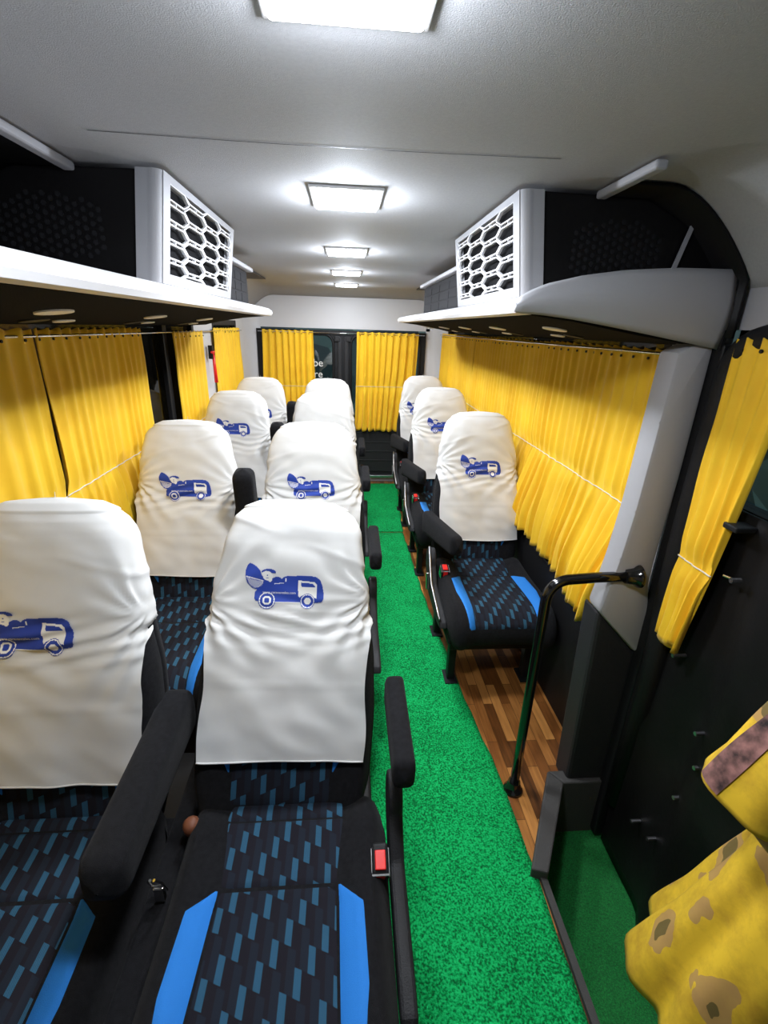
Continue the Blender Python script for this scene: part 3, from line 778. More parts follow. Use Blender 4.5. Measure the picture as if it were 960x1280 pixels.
def cover_fn(seed, grow=.013):
    def fn(u, v):
        s = HEM + (BL + grow - HEM) * (math.sin(v * PI / 2) ** .95 if v > 0 else 0)
        ph_max = lerp(.40 * PI, PI, ss(.47, .60, s)); phi = (u * 2 - 1) * ph_max
        sc = min(s, .8295)
        p = sect(phi, min(sc, BL), grow) + UD * (s - sc)
        # hanging apron, flat across the bolsters
        fl = 1 - ss(.40, .56, s)
        t = u * 2 - 1
        wa = lerp(.208, .205, ss(HEM, .5, s)) + .003 * math.sin(s * 30 + seed)
        x = t * wa; n = sm(DT, s) + .026 - .010 * abs(t) ** 6
        n += .0035 * math.sin(x * 26 + seed) * (1 - ss(.2, .45, s)) + .006 * noise.noise(Vector((x * 7, s * 5, seed + 9)))
        if abs(s - .345) < .004: n += .0012
        q = BO + Vector((x, 0, 0)) + UD * (s + .004 * math.sin(x * 14 + seed) * (1 - ss(HEM, HEM + .05, s))) + ND * n
        r = p.lerp(q, fl)
        c = BO + UD * s; dirn = (r - c); 
        if dirn.length > 1e-5:
            dirn.normalize(); xx = r.x
            wgt = (1 - ss(.80, BL, s)) * (1 if abs(phi) < PI * .62 else .4)
            dd = wrinkle(xx, s, seed, phi) * wgt
            r = r + (dirn * (1 - fl) + ND * fl) * dd
        return r
    return fn
def cover_front(seed, x, s, off):
    """point on the cover's front at lateral x (metres), height s, lifted by off"""
    fn = COVER[seed]; 
    v = math.asin(max(0, min(1, ((s - HEM) / (BL + .013 - HEM)) ** (1 / .95)))) / (PI / 2)
    lo, hi = .5 - .25, .5 + .25
    ph_max = lerp(.40 * PI, PI, ss(.47, .60, s))
    k = (.46 * PI) / ph_max * .5
    lo, hi = .5 - min(k, .5), .5 + min(k, .5)
    for _ in range(14):
        m = (lo + hi) / 2
        if fn(m, v).x < x: lo = m
        else: hi = m
    return fn((lo + hi) / 2, v) + ND * off
COVER = {k: cover_fn(k) for k in (1, 2, 3, 4)}
CUPROF = [(.06, .40), (.045, .445), (.0, .462), (-.03, .470), (-.06, .462), (-.2, .455), (-.36, .462), (-.45, .462), (-.50, .445), (-.535, .41), (-.545, .36), (-.53, .315), (-.49, .29), (-.40, .285)]
_cl = [0]
for (a, b), (c, d) in zip(CUPROF, CUPROF[1:]): _cl.append(_cl[-1] + math.hypot(c - a, d - b))
CUL = _cl[-1]
def cuprof(l):
    def at(l):
        l = max(0, min(CUL, l))
        for i in range(len(_cl) - 1):
            if l <= _cl[i + 1]:
                t = (l - _cl[i]) / (_cl[i + 1] - _cl[i]); return Vector((lerp(CUPROF[i][0], CUPROF[i + 1][0], t), lerp(CUPROF[i][1], CUPROF[i + 1][1], t)))
        return Vector(CUPROF[-1])
    p = (at(l - .018) + at(l) * 2 + at(l + .018)) / 4
    t = at(l + .01) - at(l - .01); n = Vector((t.y, -t.x)); n.normalize()
    return p, -n if n.y * 1 < 0 and l < .3 else (p and n)
def cush(x, l, off=0):
    p, n = cuprof(l)
    t, _ = cuprof(min(CUL, l + .01)); t2, _ = cuprof(max(0, l - .01)); tg = (t - t2); nn = Vector((tg.y, -tg.x)).normalized()
    # path runs backwards to forwards then down, outward normal is up/forward
    if nn.dot(Vector((p.x + .25, p.y - .36))) < 0: nn = -nn
    W = .245; a = abs(x) / W
    edge = -.075 * max(0, (a - .80) / .20) ** 2.2
    bol = .020 * ss(.50, .78, a) * (1 - ss(.92, 1.0, a)) * (.5 + .5 * ss(.02, .15, l))
    o_ = off + edge + bol
    q = p + nn * o_
    return Vector((x, q.x, q.y))
def cushion_mesh():
    mb = MB(); nu, nv = 40, 46; W = .245
    mb.grid(lambda u, v: cush(lerp(-W, W, u), v * CUL), nu, nv)
    # sides and bottom close off
    n = nu + 1
    b0 = len(mb.v)
    for j in range(nv + 1):
        for sgn, i in ((-1, 0), (1, nu)):
            p = mb.v[j * n + i]; mb.v.append(Vector((p.x, lerp(p.y, -.24, .12), max(.285, min(p.z, .37) - .03))))
    for j in range(nv):
        a = j * n; mb.f.append([a, a + n, b0 + 2 * j + 2, b0 + 2 * j]); a = j * n + nu; mb.f.append([a + n, a, b0 + 2 * j + 1, b0 + 2 * j + 3])
    bb = MB().box((-.235, -.47, .27), (.235, .10, .345), .015); mb.raw(bb.v, bb.f)
    return mb
def strip(fn_l, fn_r, t0, t1, surf, off, nu=6, nv=40, th=.003, uvsc=True):
    """patch between two lateral edge curves on a surface, slightly raised with turned-down edges"""
    mb = MB(); uvs = []
    for j in range(nv + 1):
        t = lerp(t0, t1, j / nv); a, b = fn_l(t), fn_r(t)
        for i in range(nu + 1):
            u = i / nu; x = lerp(a, b, u)
            e = off * (1 - max(0, abs(u * 2 - 1) - .92) / .08 * 1.0) if nu > 8 else (off if 0 < i < nu else -.001)
            if j in (0, nv): e = -.001
            mb.v.append(surf(x, t, e)); uvs.append((x, t))
    W = nu + 1
    for j in range(nv):
        for i in range(nu): a = j * W + i; mb.f.append([a, a + 1, a + 1 + W, a + W])
    return mb, uvs
# logo raster: a truck shaped like an open pram, printed in blue with a pale cab window
def inpoly(x, y, P):
    c = False; j = len(P) - 1
    for i in range(len(P)):
        if (P[i][1] > y) != (P[j][1] > y) and x < (P[j][0] - P[i][0]) * (y - P[i][1]) / (P[j][1] - P[i][1] + 1e-12) + P[i][0]: c = not c
        j = i
    return c
# coordinates in photo-like units: 0..660 across, y down
BODY = [(330, 110), (352, 102), (372, 100), (470, 96), (560, 96), (600, 102), (635, 125), (655, 170), (668, 230), (668, 290), (655, 312), (620, 318), (120, 318), (100, 312), (88, 290), (92, 240), (110, 225), (60, 205), (25, 165), (5, 110), (5, 60), (20, 15), (40, 0), (70, 12), (105, 35), (130, 60), (140, 95), (175, 130), (215, 140), (240, 120), (262, 108), (290, 112), (310, 125)]
CABW = [(448, 138), (462, 136), (590, 146), (608, 165), (612, 285), (595, 280), (570, 262), (530, 255), (490, 262), (468, 278), (455, 270)]
CABG = [(476, 152), (575, 160), (600, 192), (478, 192)]
PRAM = [(18, 118), (60, 135), (110, 148), (158, 152), (150, 185), (120, 205), (85, 208), (45, 180)]
FACE = [(145, 78), (175, 62), (205, 66), (228, 85), (238, 105), (228, 120), (232, 140), (215, 158), (195, 145), (172, 138), (155, 120)]
def logo_col(x, y):
    for cx, cy, r in ((195, 310, 72), (535, 308, 62)):
        d = math.hypot(x - cx, y - cy)
        if d < r * 1.0:
            k = d / r
            if cx < 300: return 0 if k < .30 else 1 if k < .52 else 0 if k < .80 else 1 if k < .92 else 0
            return 1 if k < .46 else 0 if k < .82 else 1 if k < .93 else 0
    if inpoly(x, y, CABG): return 0
    if inpoly(x, y, CABW): return 1
    if inpoly(x, y, FACE):
        if abs(x - 190) < 5 and abs(y - 98) < 5 or (180 < x < 200 and 120 < y < 126): return 0
        return 1
    if 138 < x < 262 and 44 < y < 80 and ((x - 200) / 62) ** 2 + ((y - 78) / 34) ** 2 < 1: return 0
    if inpoly(x, y, PRAM) and (int(x / 9) + int(y / 9)) % 2 == 0: return 1
    if 8 < x < 160 and abs(y - (112 + (x - 8) * .24)) < 4: return 1
    if 250 < x < 330 and abs(y - (170 + (x - 250) * -.12)) < 3: return 1
    if 340 < x < 352 and 118 < y < 150: return 1
    if 120 < x < 470 and 320 < y < 326: return 1
    if inpoly(x, y, BODY): return 0
    return None
LSV = {1: (.205, .650, -.018), 2: (.205, .603, -.006), 3: (.215, .592, -.045), 4: (.215, .603, .0)}
LS = .18 / 668
def logo_parts(seed):
    LS = LSV[seed][0] / 668; S0 = LSV[seed][1]
    n = 5.0; mb = MB(); idx = []; cache = {}
    def pt(i, j):
        if (i, j) not in cache:
            x = (i * n - 330) * LS + LSV[seed][2]; s = S0 - (j * n) * LS
            cache[(i, j)] = len(mb.v); mb.v.append(cover_front(seed, x, s, .0022))
        return cache[(i, j)]
    for j in range(int(400 / n)):
        for i in range(int(680 / n)):
            c = logo_col((i + .5) * n, (j + .5) * n)
            if c is None: continue
            mb.f.append([pt(i, j + 1), pt(i + 1, j + 1), pt(i + 1, j), pt(i, j)]); idx.append(c)
    return mb, idx
def logo_text(seed, mat):
    LS = LSV[seed][0] / 668; S0 = LSV[seed][1]
    me = text_obj('web_address', 'www.caravantales.com', 30 * LS, mat)
    for v in me.vertices:
        x = v.co.x * 1.0 + (295 - 330) * LS + LSV[seed][2]; s = S0 - 243 * LS + v.co.y
        v.co = cover_front(seed, x, s, .0036)
    return me
bm_back = backrest_mesh(); bm_cush = cushion_mesh()
PROTO = {}
def mk_mesh(name, mb, mat, smooth=True, uvs=None, mats=None, midx=None):
    o = obj(name, (mb.v, mb.f), mat, None, smooth, uvs, mats, midx); me = o.data; bpy.data.objects.remove(o); return me
ME = {}
ME['backrest'] = mk_mesh('backrest', bm_back, M['fabric']); ME['cushion'] = mk_mesh('seat_cushion', bm_cush, M['fabric'])
LW = lambda l: -interp([(.0, .135), (.06, .135), (.22, .105), (.50, .135), (.9, .135)], l)
# centre insert on the cushion: rear roll, then two stitched panels
mb, uv = strip(lambda l: -interp([(.04, .125), (.11, .14)], l), lambda l: interp([(.04, .125), (.11, .14)], l), .055, .115, lambda x, t, e: cush(x, t, e + .011 * math.sin(max(0, min(1, (t - .055) / .06)) * PI)), .002, 14, 10)
ME['roll'] = mk_mesh('rear_roll', mb, M['pattern'], uvs=uv)
mb, uv = strip(lambda l: -interp([(.115, .138), (.26, .125)], l), lambda l: interp([(.115, .138), (.26, .125)], l), .118, .262, cush, .004, 14, 20)
ME['rearp'] = mk_mesh('rear_insert', mb, M['pattern'], uvs=uv)
mb, uv = strip(lambda l: -interp([(.265, .125), (.6, .135)], l), lambda l: interp([(.265, .125), (.6, .135)], l), .266, .66, cush, .004, 14, 34)
ME['frontp'] = mk_mesh('front_insert', mb, M['pattern'], uvs=uv)
def blue_in(l): return interp([(.26, .128), (.6, .138)], l)
def blue_out(l): return interp([(.262, .132), (.31, .185), (.45, .190), (.52, .182), (.66, .165)], l)
mb, uv = strip(blue_in, blue_out, .262, .66, cush, .0045, 5, 34); ME['blueR'] = mk_mesh('blue_accent', mb, M['blue'])
mb, uv = strip(lambda l: -blue_out(l), lambda l: -blue_in(l), .262, .66, cush, .0045, 5, 34); ME['blueL'] = mk_mesh('blue_accent', mb, M['blue'])
mb, uv = strip(lambda s: -.125, lambda s: .125, .04, .50, lambda x, t, e: front_pt(x, t, e), .004, 14, 30)
ME['backp'] = mk_mesh('back_insert', mb, M['pattern'], uvs=uv)
for sg, nm in ((1, 'bbR'), (-1, 'bbL')):
    f1 = lambda s: interp([(.1, .128), (.5, .128)], s); f2 = lambda s: interp([(.12, .13), (.18, .16), (.45, .17), (.5, .13)], s)
    if sg > 0: mb, uv = strip(f1, f2, .12, .5, lambda x, t, e: front_pt(x, t, e), .004, 4, 24)
    else: mb, uv = strip(lambda s: -f2(s), lambda s: -f1(s), .12, .5, lambda x, t, e: front_pt(x, t, e), .004, 4, 24)
    ME[nm] = mk_mesh('back_blue_accent', mb, M['blue'])
for k in COVER:
    g = MB().grid(COVER[k], 110, 110); ME['cover%d' % k] = mk_mesh('head_cover', g, M['cover'])
    mb, idx = logo_parts(k); ME['logo%d' % k] = mk_mesh('printed_logo', mb, M['logo'], True, None, [M['logo'], M['print_white']], idx)
    ME['text%d' % k] = logo_text(k, M['print_white'])
    # stitched hem line
    h = MB(); fn = COVER[k]; h.tube([fn(i / 60, .0) + ND * .001 for i in range(61)], .0022, 6); ME['hem%d' % k] = mk_mesh('hem', h, M['cover'])
def arm_mesh(w, L, th, kind):
    """padded armrest pivoting at the origin, pointing to -y"""
    mb = MB()
    def fn(u, v):
        a = u * 2 * PI; e = .5
        y = -L * v
        hh = th / 2 * interp([(0, 1.25), (.3, 1.1), (.8, .95), (1, .9)], v); ww = w / 2
        end = 1 - max(0, (v - .90) / .10) ** 2.5 * .999; st_ = 1 - max(0, (.06 - v) / .06) ** 2.5 * .999
        k = max(.001, min(end, st_)) ** .5
        c, s_ = math.cos(a), math.sin(a)
        return (ww * k * math.copysign(abs(c) ** e, c), y, hh * k * math.copysign(abs(s_) ** e, s_) - (.012 * v if kind == 'droop' else 0))
    mb.grid(fn, 24, 40, closed_u=True); return mb
ME['arm_aisle'] = mk_mesh('armrest', arm_mesh(.052, .275, .085, 'droop'), M['fabric'])
ME['arm_mid'] = mk_mesh('armrest', arm_mesh(.085, .46, .10, 'droop'), M['fabric'])
ME['arm_right'] = mk_mesh('armrest', arm_mesh(.062, .43, .105, 'x'), M['fabric'])
def armbase_mesh():
    mb = MB().prism([(-.014, -.10, .40), (-.014, .14, .44), (-.014, .20, .72), (-.014, .10, .735), (-.014, -.02, .68)], (.028, 0, 0), .01); return mb
def sidecover_mesh():
    pts = []
    for k in range(13): a = math.radians(-60 + 240 * k / 12); pts.append((.0, .02 + .055 * math.cos(a), .48 + .075 * math.sin(a)))
    pts += [(0, -.10, .41), (0, -.30, .385), (0, -.36, .37), (0, -.375, .345), (0, -.30, .325), (0, -.05, .335)]
    return MB().prism(pts, (-.035, 0, 0), .008)
def rim_mesh():
    pts = [(-.03, .02, .56), (-.035, -.03, .535), (-.036, -.07, .48), (-.036, -.12, .43), (-.036, -.22, .41), (-.036, -.36, .385)]
    return MB().tube(pts, .006, 8)
def lever_mesh(): return MB().box((-.052, -.085, .375), (-.037, -.055, .46), .005, Matrix.Rotation(-.35, 3, 'X'))
ME['side'] = mk_mesh('recliner_cover', sidecover_mesh(), M['charcoal'], False)
ME['siderim'] = mk_mesh('cover_edge', rim_mesh(), M['steel'])
ME['lever'] = mk_mesh('recline_lever', lever_mesh(), M['chrome'], False)
def legs():
    fr = MB(); fr.box((-.22, -.44, .225), (.22, .08, .275), .006); ME['frame'] = mk_mesh('base_frame', fr, M['black'], False)
    for i, (sx, y) in enumerate(((-1, -.36), (1, -.36), (-1, .02), (1, .02))):
        l = MB().box((sx * .185 - .018, y - .022, .0), (sx * .185 + .018, y + .022, .23), .005); l.box((sx * .185 - .03, y - .05, .002), (sx * .185 + .03, y + .05, .014), .003); ME['leg%d' % i] = mk_mesh('leg', l, M['black'], False)
legs()
def buckle():
    b = MB().box((-.018, -.03, .0), (.018, .03, .085), .006); r = MB().box((-.012, -.022, .0855), (.012, .015, .092), .002); r.box((-.011, -.034, .035), (.011, -.0305, .082), .002); c = MB()
    c.box((-.020, -.033, .078), (.020, -.028, .086), .001); c.box((-.021, -.034, .02), (-.018, .02, .084), .001); c.box((.018, -.034, .02), (.021, .02, .084), .001); c.tube([(-.006, -.01, -.1), (-.004, -.006, .0)], .010, 8)
    ME['bk_b'] = mk_mesh('buckle_body', b, M['black'], False); ME['bk_r'] = mk_mesh('release_button', r, M['red'], False); ME['bk_c'] = mk_mesh('buckle_rim', c, M['chrome'], False)
buckle()
def put(name, me, parent, loc=(0, 0, 0), rot=(0, 0, 0), label=None):
    o = bpy.data.objects.new(name, me); C.objects.link(o); o.parent = parent; o.location = loc; o.rotation_euler = rot
    if label: o['label'] = label
    return o
def shell_fn(u, v):
    s_ = smap(v, .0, .80); w_, d_ = sm(WT, s_) * 1.0, sm(DT, s_)
    a = lerp(-.5, .5, u) * PI * 1.25; c_, n_ = math.sin(a), math.cos(a)
    cl = 1 - ss(.72, .80, s_) * .35
    return BO + Vector((math.copysign(abs(c_) ** .6, c_) * (w_ + .004) * cl, 0, 0)) + UD * s_ - ND * (d_ * .2 + (d_ + .028) * max(-.3, n_) ** 1 if n_ > 0 else d_ * .2 + (d_ + .028) * n_ * .4)
g = MB().grid(shell_fn, 28, 24); ME['shell'] = mk_mesh('back_shell', g, M['fabric'])
sk = MB().box((-.300, -.46, .0), (-.245, .38, .40), .01); bx_ = MB().box((-.27, -.44, .0), (.225, .41, .24), .01); ME['floorfill'] = mk_mesh('dark_floor_filler', bx_, M['black'], False)  # black box added under left seats, hides the floor so gaps read dark
ME['gapfill'] = mk_mesh('dark_gap_filler', sk, M['fabric'], False)  # black filler added between the paired seats to keep their gap dark
tg = MB(); tg.tube([(-.012, 0, 0), (-.010, -.02, .05), (.0, -.03, .07)], .003, 8); tg.tube([(.014, 0, -.01), (.016, -.02, .045), (.008, -.03, .07)], .003, 8); tg.tube([(-.012, -.01, .02), (.015, -.01, .018)], .003, 8); tg.box((-.010, -.012, -.03), (.012, .0, .01), .002)
ME['tongue'] = mk_mesh('buckle_tongue', tg, M['chrome'], False)
kb = MB().tube([(0, 0, 0), (0, -.005, .02), (0, -.008, .03)], .018, 12, radii=[.02, .02, .012]); ME['knob'] = mk_mesh('recline_knob', kb, M['rust'])
def seat(x, y, label, group, variant, side, arms='down', rz=0, tilt=0, rec=0):
    t = empty('passenger_seat', (x, y, 0), label, 'seat', group, rz)
    t.rotation_euler = (0, 0, rz)
    Rm = Matrix.Rotation(math.radians(-rec), 4, 'X') @ Matrix.Rotation(math.radians(tilt), 4, 'Y')
    pv = Vector((0, .055, .40)); lo = pv - Rm @ pv; ro = Rm.to_euler()
    if rec: lo.x -= .025
    put('backrest', ME['backrest'], t, lo, ro); put('back_shell', ME['shell'], t, lo, ro)
    put('back_insert', ME['backp'], t, lo, ro); put('back_blue_accent', ME['bbR'], t, lo, ro); put('back_blue_accent', ME['bbL'], t, lo, ro)
    put('seat_cushion', ME['cushion'], t)
    put('rear_roll', ME['roll'], t); put('rear_insert', ME['rearp'], t); put('front_insert', ME['frontp'], t)
    put('blue_accent', ME['blueL'], t); put('blue_accent', ME['blueR'], t)
    put('base_frame', ME['frame'], t)
    if side == 'right':
        for i in range(4): put('leg', ME['leg%d' % i], t)
    else: put('dark_floor_filler', ME['floorfill'], t)
    if side == 'aisle_left':      # left block, seat next to the aisle
        put('armrest', ME['arm_aisle'], t, (.272, .165, .70), (0, 0, 0))
        if arms == 'down': put('armrest', ME['arm_mid'], t, (-.285, .17, .665), (math.radians(-2), 0, 0))
        else: put('armrest', ME['arm_mid'], t, (-.268, .10, .60), (math.radians(-82), 0, 0))
        put('recliner_cover', ME['side'], t, (.285, 0, 0)); put('dark_gap_filler', ME['gapfill'], t)
        bp = put('belt_buckle', ME['bk_b'], t, (.222, -.10, .41), (math.radians(25), 0, 0)); put('release_button', ME['bk_r'], bp); put('buckle_rim', ME['bk_c'], bp)
        if arms == 'down':
            put('buckle_tongue', ME['tongue'], t, (-.262, -.14, .44)); put('recline_knob', ME['knob'], t, (-.225, -.02, .455))
    if side == 'right':
        put('armrest', ME['arm_right'], t, (-.262, .13, .635), (math.radians(-5), 0, math.radians(11)))
        c = put('recliner_cover', ME['side'], t, (-.245, -.10, .02)); put('cover_edge', ME['siderim'], c); put('recline_lever', ME['lever'], c)
        bp = put('belt_buckle', ME['bk_b'], t, (-.205, -.13, .42), (math.radians(15), 0, 0)); put('release_button', ME['bk_r'], bp); put('buckle_rim', ME['bk_c'], bp)
    cv = put('head_cover', ME['cover%d' % variant], t, lo, ro, label='white cotton cover with a blue truck print')
    put('printed_logo', ME['logo%d' % variant], cv, label='blue truck shaped like an open pram'); put('web_address', ME['text%d' % variant], cv); put('hem', ME['hem%d' % variant], cv)
    return t
AX, WX, RX = -.148, -.685, .692
G1, G2, G3 = 'aisle seats of the left block', 'window seats of the left block', 'single seats along the right side'
seat(AX + .003, .86, 'nearest aisle seat with its whole patterned cushion and red buckle showing', G1, 1, 'aisle_left', tilt=2.5, rec=12)
seat(AX, 1.88, 'second aisle seat of the left block, right behind the nearest one', G1, 2, 'aisle_left', 'up')
seat(AX, 2.90, 'third aisle seat of the left block', G1, 3, 'aisle_left', 'up')
seat(AX, 3.76, 'rearmost aisle seat of the left block', G1, 4, 'aisle_left', 'up')
seat(WX, .86, 'nearest window seat, its cover cropped by the left edge of the photo', G2, 3, 'window')
seat(WX, 1.88, 'second window seat of the left block, beside the yellow curtain', G2, 4, 'window')
seat(WX, 2.90, 'third window seat of the left block', G2, 1, 'window')
seat(WX, 3.76, 'rearmost window seat of the left block, in front of the rear door curtain', G2, 2, 'window')
seat(RX, 2.24, 'front single seat on the right, behind the black grab pole', G3, 4, 'right')
seat(RX, 3.32, 'middle single seat on the right', G3, 2, 'right')
seat(RX, 4.20, 'rearmost single seat on the right, by the rear door', G3, 3, 'right')

# ------------------------------------------------------------------ person in the step well
def skin_body(name, chains, root, mat, parent):
    me = bpy.data.meshes.new(name); vs = []; es = []; rr = []; key = {}
    for ch in chains:
        prev = None
        for p, r in ch:
            k = tuple(round(c, 4) for c in p)
            if k not in key: key[k] = len(vs); vs.append(p); rr.append(r)
            i = key[k]
            if prev is not None and prev != i: es.append((prev, i))
            prev = i
    me.from_pydata(vs, es, []); o = bpy.data.objects.new(name, me); C.objects.link(o)
    o.modifiers.new('skin', 'SKIN'); sv = me.skin_vertices[0].data
    for i, r in enumerate(rr): sv[i].radius = (r, r) if isinstance(r, (int, float)) else r; sv[i].use_root = False
    sv[key[tuple(round(c, 4) for c in root)]].use_root = True
    o.modifiers.new('sub', 'SUBSURF').levels = 2; o.modifiers['sub'].render_levels = 2
    dg = bpy.context.evaluated_depsgraph_get(); dg.update(); m2 = bpy.data.meshes.new_from_object(o.evaluated_get(dg))
    bpy.data.objects.remove(o); m2.materials.clear(); m2.materials.append(mat)
    for p in m2.polygons: p.use_smooth = True; p.material_index = 0
    q = bpy.data.objects.new(name, m2); C.objects.link(q); q.parent = parent; return q
PX, PY, PZ = .862, .495, -.218
PR = math.radians(-4)
per = empty('person', (PX, PY, PZ), 'person in a yellow floral kurta standing in the door step well at the lower right', 'person', None, PR)
S = {-1: (-.135, .01, 1.285), 1: (.085, .01, 1.285)}
pel = (0, 0, .86)
ch = [[(pel, .10), ((0, .0, 1.0), .078), ((0, .01, 1.15), .09), ((0, .015, 1.27), .08), ((0, .005, 1.35), .048), ((0, -.005, 1.40), .05), ((0, -.01, 1.47), .082), ((0, -.005, 1.54), .080)]]
for sd in (-1, 1):
    ch.append([((0, .015, 1.27), .08), ((sd * (.09 if sd < 0 else .06), .015, 1.29), .06), (S[sd], .044), ((sd * (.160 if sd < 0 else .085), .015, 1.17 if sd < 0 else 1.14), .040), ((sd * (.180 if sd < 0 else .07), .03, 1.085 if sd < 0 else 1.04), .034), ((sd * .10, -.09, 1.0), .032), ((sd * .03, -.17, 1.01), .024), ((sd * .012, -.20, 1.012), .026)])
    for f_ in range(4):
        z = 1.034 - f_ * .016; L_ = (.066, .074, .070, .056)[f_]
        ch.append([((sd * .012, -.20, 1.012), .026), ((sd * .004 - sd * .0, -.225, z), .009), ((-sd * L_ * .35, -.240, z - .003), .008), ((-sd * L_ * .75, -.232, z - .006), .007)])
    ch.append([((sd * .012, -.20, 1.012), .026), ((sd * .01, -.205, 1.045), .011), ((-sd * .006, -.222, 1.062), .009)])
    ch.append([(pel, .10), ((sd * .07, 0, .80), .075), ((sd * .085, -.005, .60), .068), ((sd * .085, -.01, .44), .05), ((sd * .085, .005, .28), .046), ((sd * .085, .015, .09), .03), ((sd * .088, -.01, .035), .033), ((sd * .095, -.10, .022), .022), ((sd * .098, -.14, .018), .016)])
skin_body('body', ch, pel, M['skin'], per)
# face features and hair
fc = MB()
for sd in (-1, 1):
    bm = bmesh.new(); bmesh.ops.create_uvsphere(bm, u_segments=12, v_segments=8, radius=.011)
    for v in bm.verts: v.co += Vector((sd * .030, -.078, 1.50))
    fc.add(bm)
fc.build('eyes', M['cover'], per, True)
ns = MB().tube([(0, -.080, 1.505), (0, -.098, 1.475), (0, -.086, 1.462)], .008, 10, radii=[.006, .012, .008]); ns.build('nose', M['skin'], per, True)
mo = MB().tube([(-.022, -.080, 1.437), (0, -.089, 1.435), (.022, -.080, 1.437)], .005, 8, radii=[.002, .006, .002]); mo.build('mouth', M['rust'], per, True)
def hairf(u, v):
    a = lerp(-.5, .5, u) * PI * 1.45 + PI / 2; ph = v * PI * .62
    r = .100 + .004 * math.sin(a * 30)
    return (r * .86 * math.cos(a) * math.sin(ph), .0 + r * 1.0 * math.sin(a) * math.sin(ph) + .004, 1.50 + r * math.cos(ph) - .05 * v * v)
g = MB().grid(hairf, 40, 20); o = g.build('hair', M['hair'], per, True); solidify(o, .01)
bn = MB().tube([(0, .09, 1.44), (0, .125, 1.40), (0, .12, 1.20), (0, .105, 1.02)], .03, 12, radii=[.035, .035, .026, .012]); bn.build('plait', M['hair'], per, True)
# kurta
KW = [(0, .262), (.10, .225), (.20, .185), (.34, .125), (.44, .095), (.54, .10), (.64, .112), (.72, .13), (.76, .13), (.79, .075), (.80, .06)]
KD = [(0, .20), (.12, .165), (.34, .12), (.46, .105), (.60, .118), (.70, .11), (.76, .10), (.79, .07), (.80, .062)]
def keep(p, lim=.075):   # the cloth stays inside the door
    c_, s_ = math.cos(PR), math.sin(PR); wx = p[0] * c_ - p[1] * s_; wy = p[0] * s_ + p[1] * c_
    lim -= .005
    if wx > lim: wx = lim + (wx - lim) * .15
    return (wx * c_ + wy * s_, -wx * s_ + wy * c_, p[2])
def kurta(u, v):
    h = v * .80; a = u * 2 * PI; w_, d_ = interp(KW, h), interp(KD, h)
    k = 1 + (.055 * math.sin(a * 7 + 1) + .03 * math.sin(a * 13 + h * 5)) * (1 - ss(.2, .55, h)) + .02 * noise.noise(Vector((a * 2, h * 9, 2)))
    c_, s_ = math.cos(a), math.sin(a)
    return keep((w_ * k * math.copysign(abs(c_) ** .85, c_), d_ * k * s_ + .005, .55 + h * .995))
g = MB().grid(kurta, 90, 50, closed_u=True); ku = g.build('kurta', M['floral'], per, True, label=None) if False else g.build('kurta', M['floral'], per, True); solidify(ku, .004)
ku['label'] = 'yellow cotton kurta with a faded floral print'
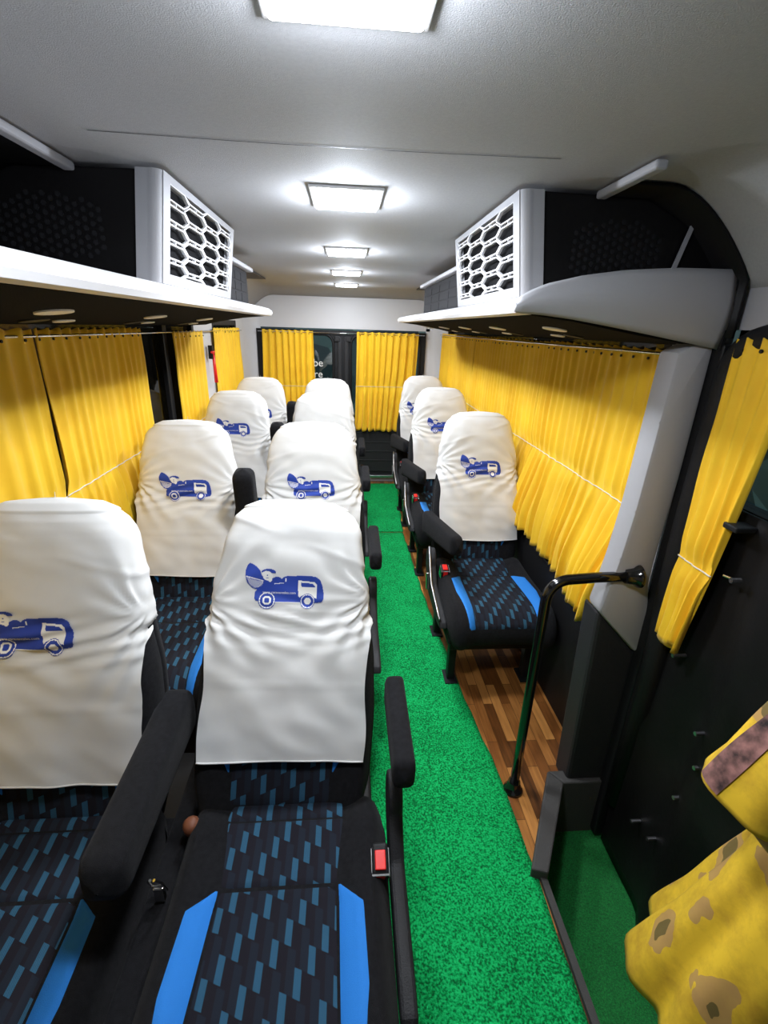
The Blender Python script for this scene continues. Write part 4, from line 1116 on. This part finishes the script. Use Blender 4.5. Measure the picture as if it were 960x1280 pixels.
for sd in (-1, 1):
    A, B = Vector((sd * .12, .012, 1.30)), Vector((sd * (.188 if sd < 0 else .07), .03, 1.09 if sd < 0 else 1.04))
    ax = (B - A).normalized(); e1 = Vector((1, 0, 0)) - ax * ax.x; e1.normalize(); e2 = ax.cross(e1)
    def slv(u, v, A=A, B=B, e1=e1, e2=e2):
        a = u * 2 * PI; r = lerp(.058, .072, v ** .8) + (-.004 * (1 - ss(0, .16, v))) + .004 * math.sin(a * 5 + v * 4)
        return Vector(keep(A.lerp(B, v) + (e1 * math.cos(a) + e2 * math.sin(a)) * r, .095))
    g = MB().grid(slv, 40, 24, closed_u=True); so = g.build('sleeve', M['floral'], per, True); solidify(so, .004)
    bd = MB().grid(lambda u, v: slv(.47 + .09 * u if sd < 0 else .90 + .09 * u, lerp(.12, .97, v)), 4, 30)
    c0 = A.lerp(B, .5)
    for q in range(len(bd.v)):
        p = bd.v[q]; t_ = (p - A).dot(ax); ctr = A + ax * t_; bd.v[q] = p + (p - ctr).normalized() * .005
    bo = bd.build('embroidered_band', M['embroid'], so, True)
pa = MB()
for sd in (-1, 1):
    pa.grid(lambda u, v: (sd * .086 + (.062 + .028 * v) * math.cos(u * 2 * PI), .0 + (.062 + .03 * v) * math.sin(u * 2 * PI), .07 + v * .62), 24, 12, closed_u=True)
po = pa.build('trousers', M['floral'], per, True); solidify(po, .004)
# ------------------------------------------------------------------ camera
def cam_matrix(yaw, pitch, roll):
    f_ = Vector((math.sin(yaw) * math.cos(pitch), math.cos(yaw) * math.cos(pitch), -math.sin(pitch)))
    u = Vector((math.sin(yaw) * math.sin(pitch), math.cos(yaw) * math.sin(pitch), math.cos(pitch))); r = Vector((math.cos(yaw), -math.sin(yaw), 0))
    r2 = r * math.cos(roll) + u * math.sin(roll); u2 = -r * math.sin(roll) + u * math.cos(roll)
    return Matrix(((r2.x, u2.x, -f_.x), (r2.y, u2.y, -f_.y), (r2.z, u2.z, -f_.z)))
cd = bpy.data.cameras.new('camera'); co = bpy.data.objects.new('camera', cd); C.objects.link(co)
cd.sensor_fit = 'HORIZONTAL'; cd.sensor_width = 36; cd.lens = 36 * 600 / 960; cd.clip_start = .02
m4 = cam_matrix(.08422914490750441, .36665102738217076, math.radians(1.8)).to_4x4(); m4.translation = (0, 0, 1.6); co.matrix_world = m4
bpy.context.scene.camera = co
w = bpy.data.worlds.new('world'); bpy.context.scene.world = w; w.use_nodes = True
w.node_tree.nodes['Background'].inputs[0].default_value = (.55, .65, .75, 1); w.node_tree.nodes['Background'].inputs[1].default_value = 1.2
vs = bpy.context.scene.view_settings; vs.view_transform = 'Standard'; vs.look = 'None'; vs.gamma = 1; vs.exposure = 0.0; vs.use_curve_mapping = False
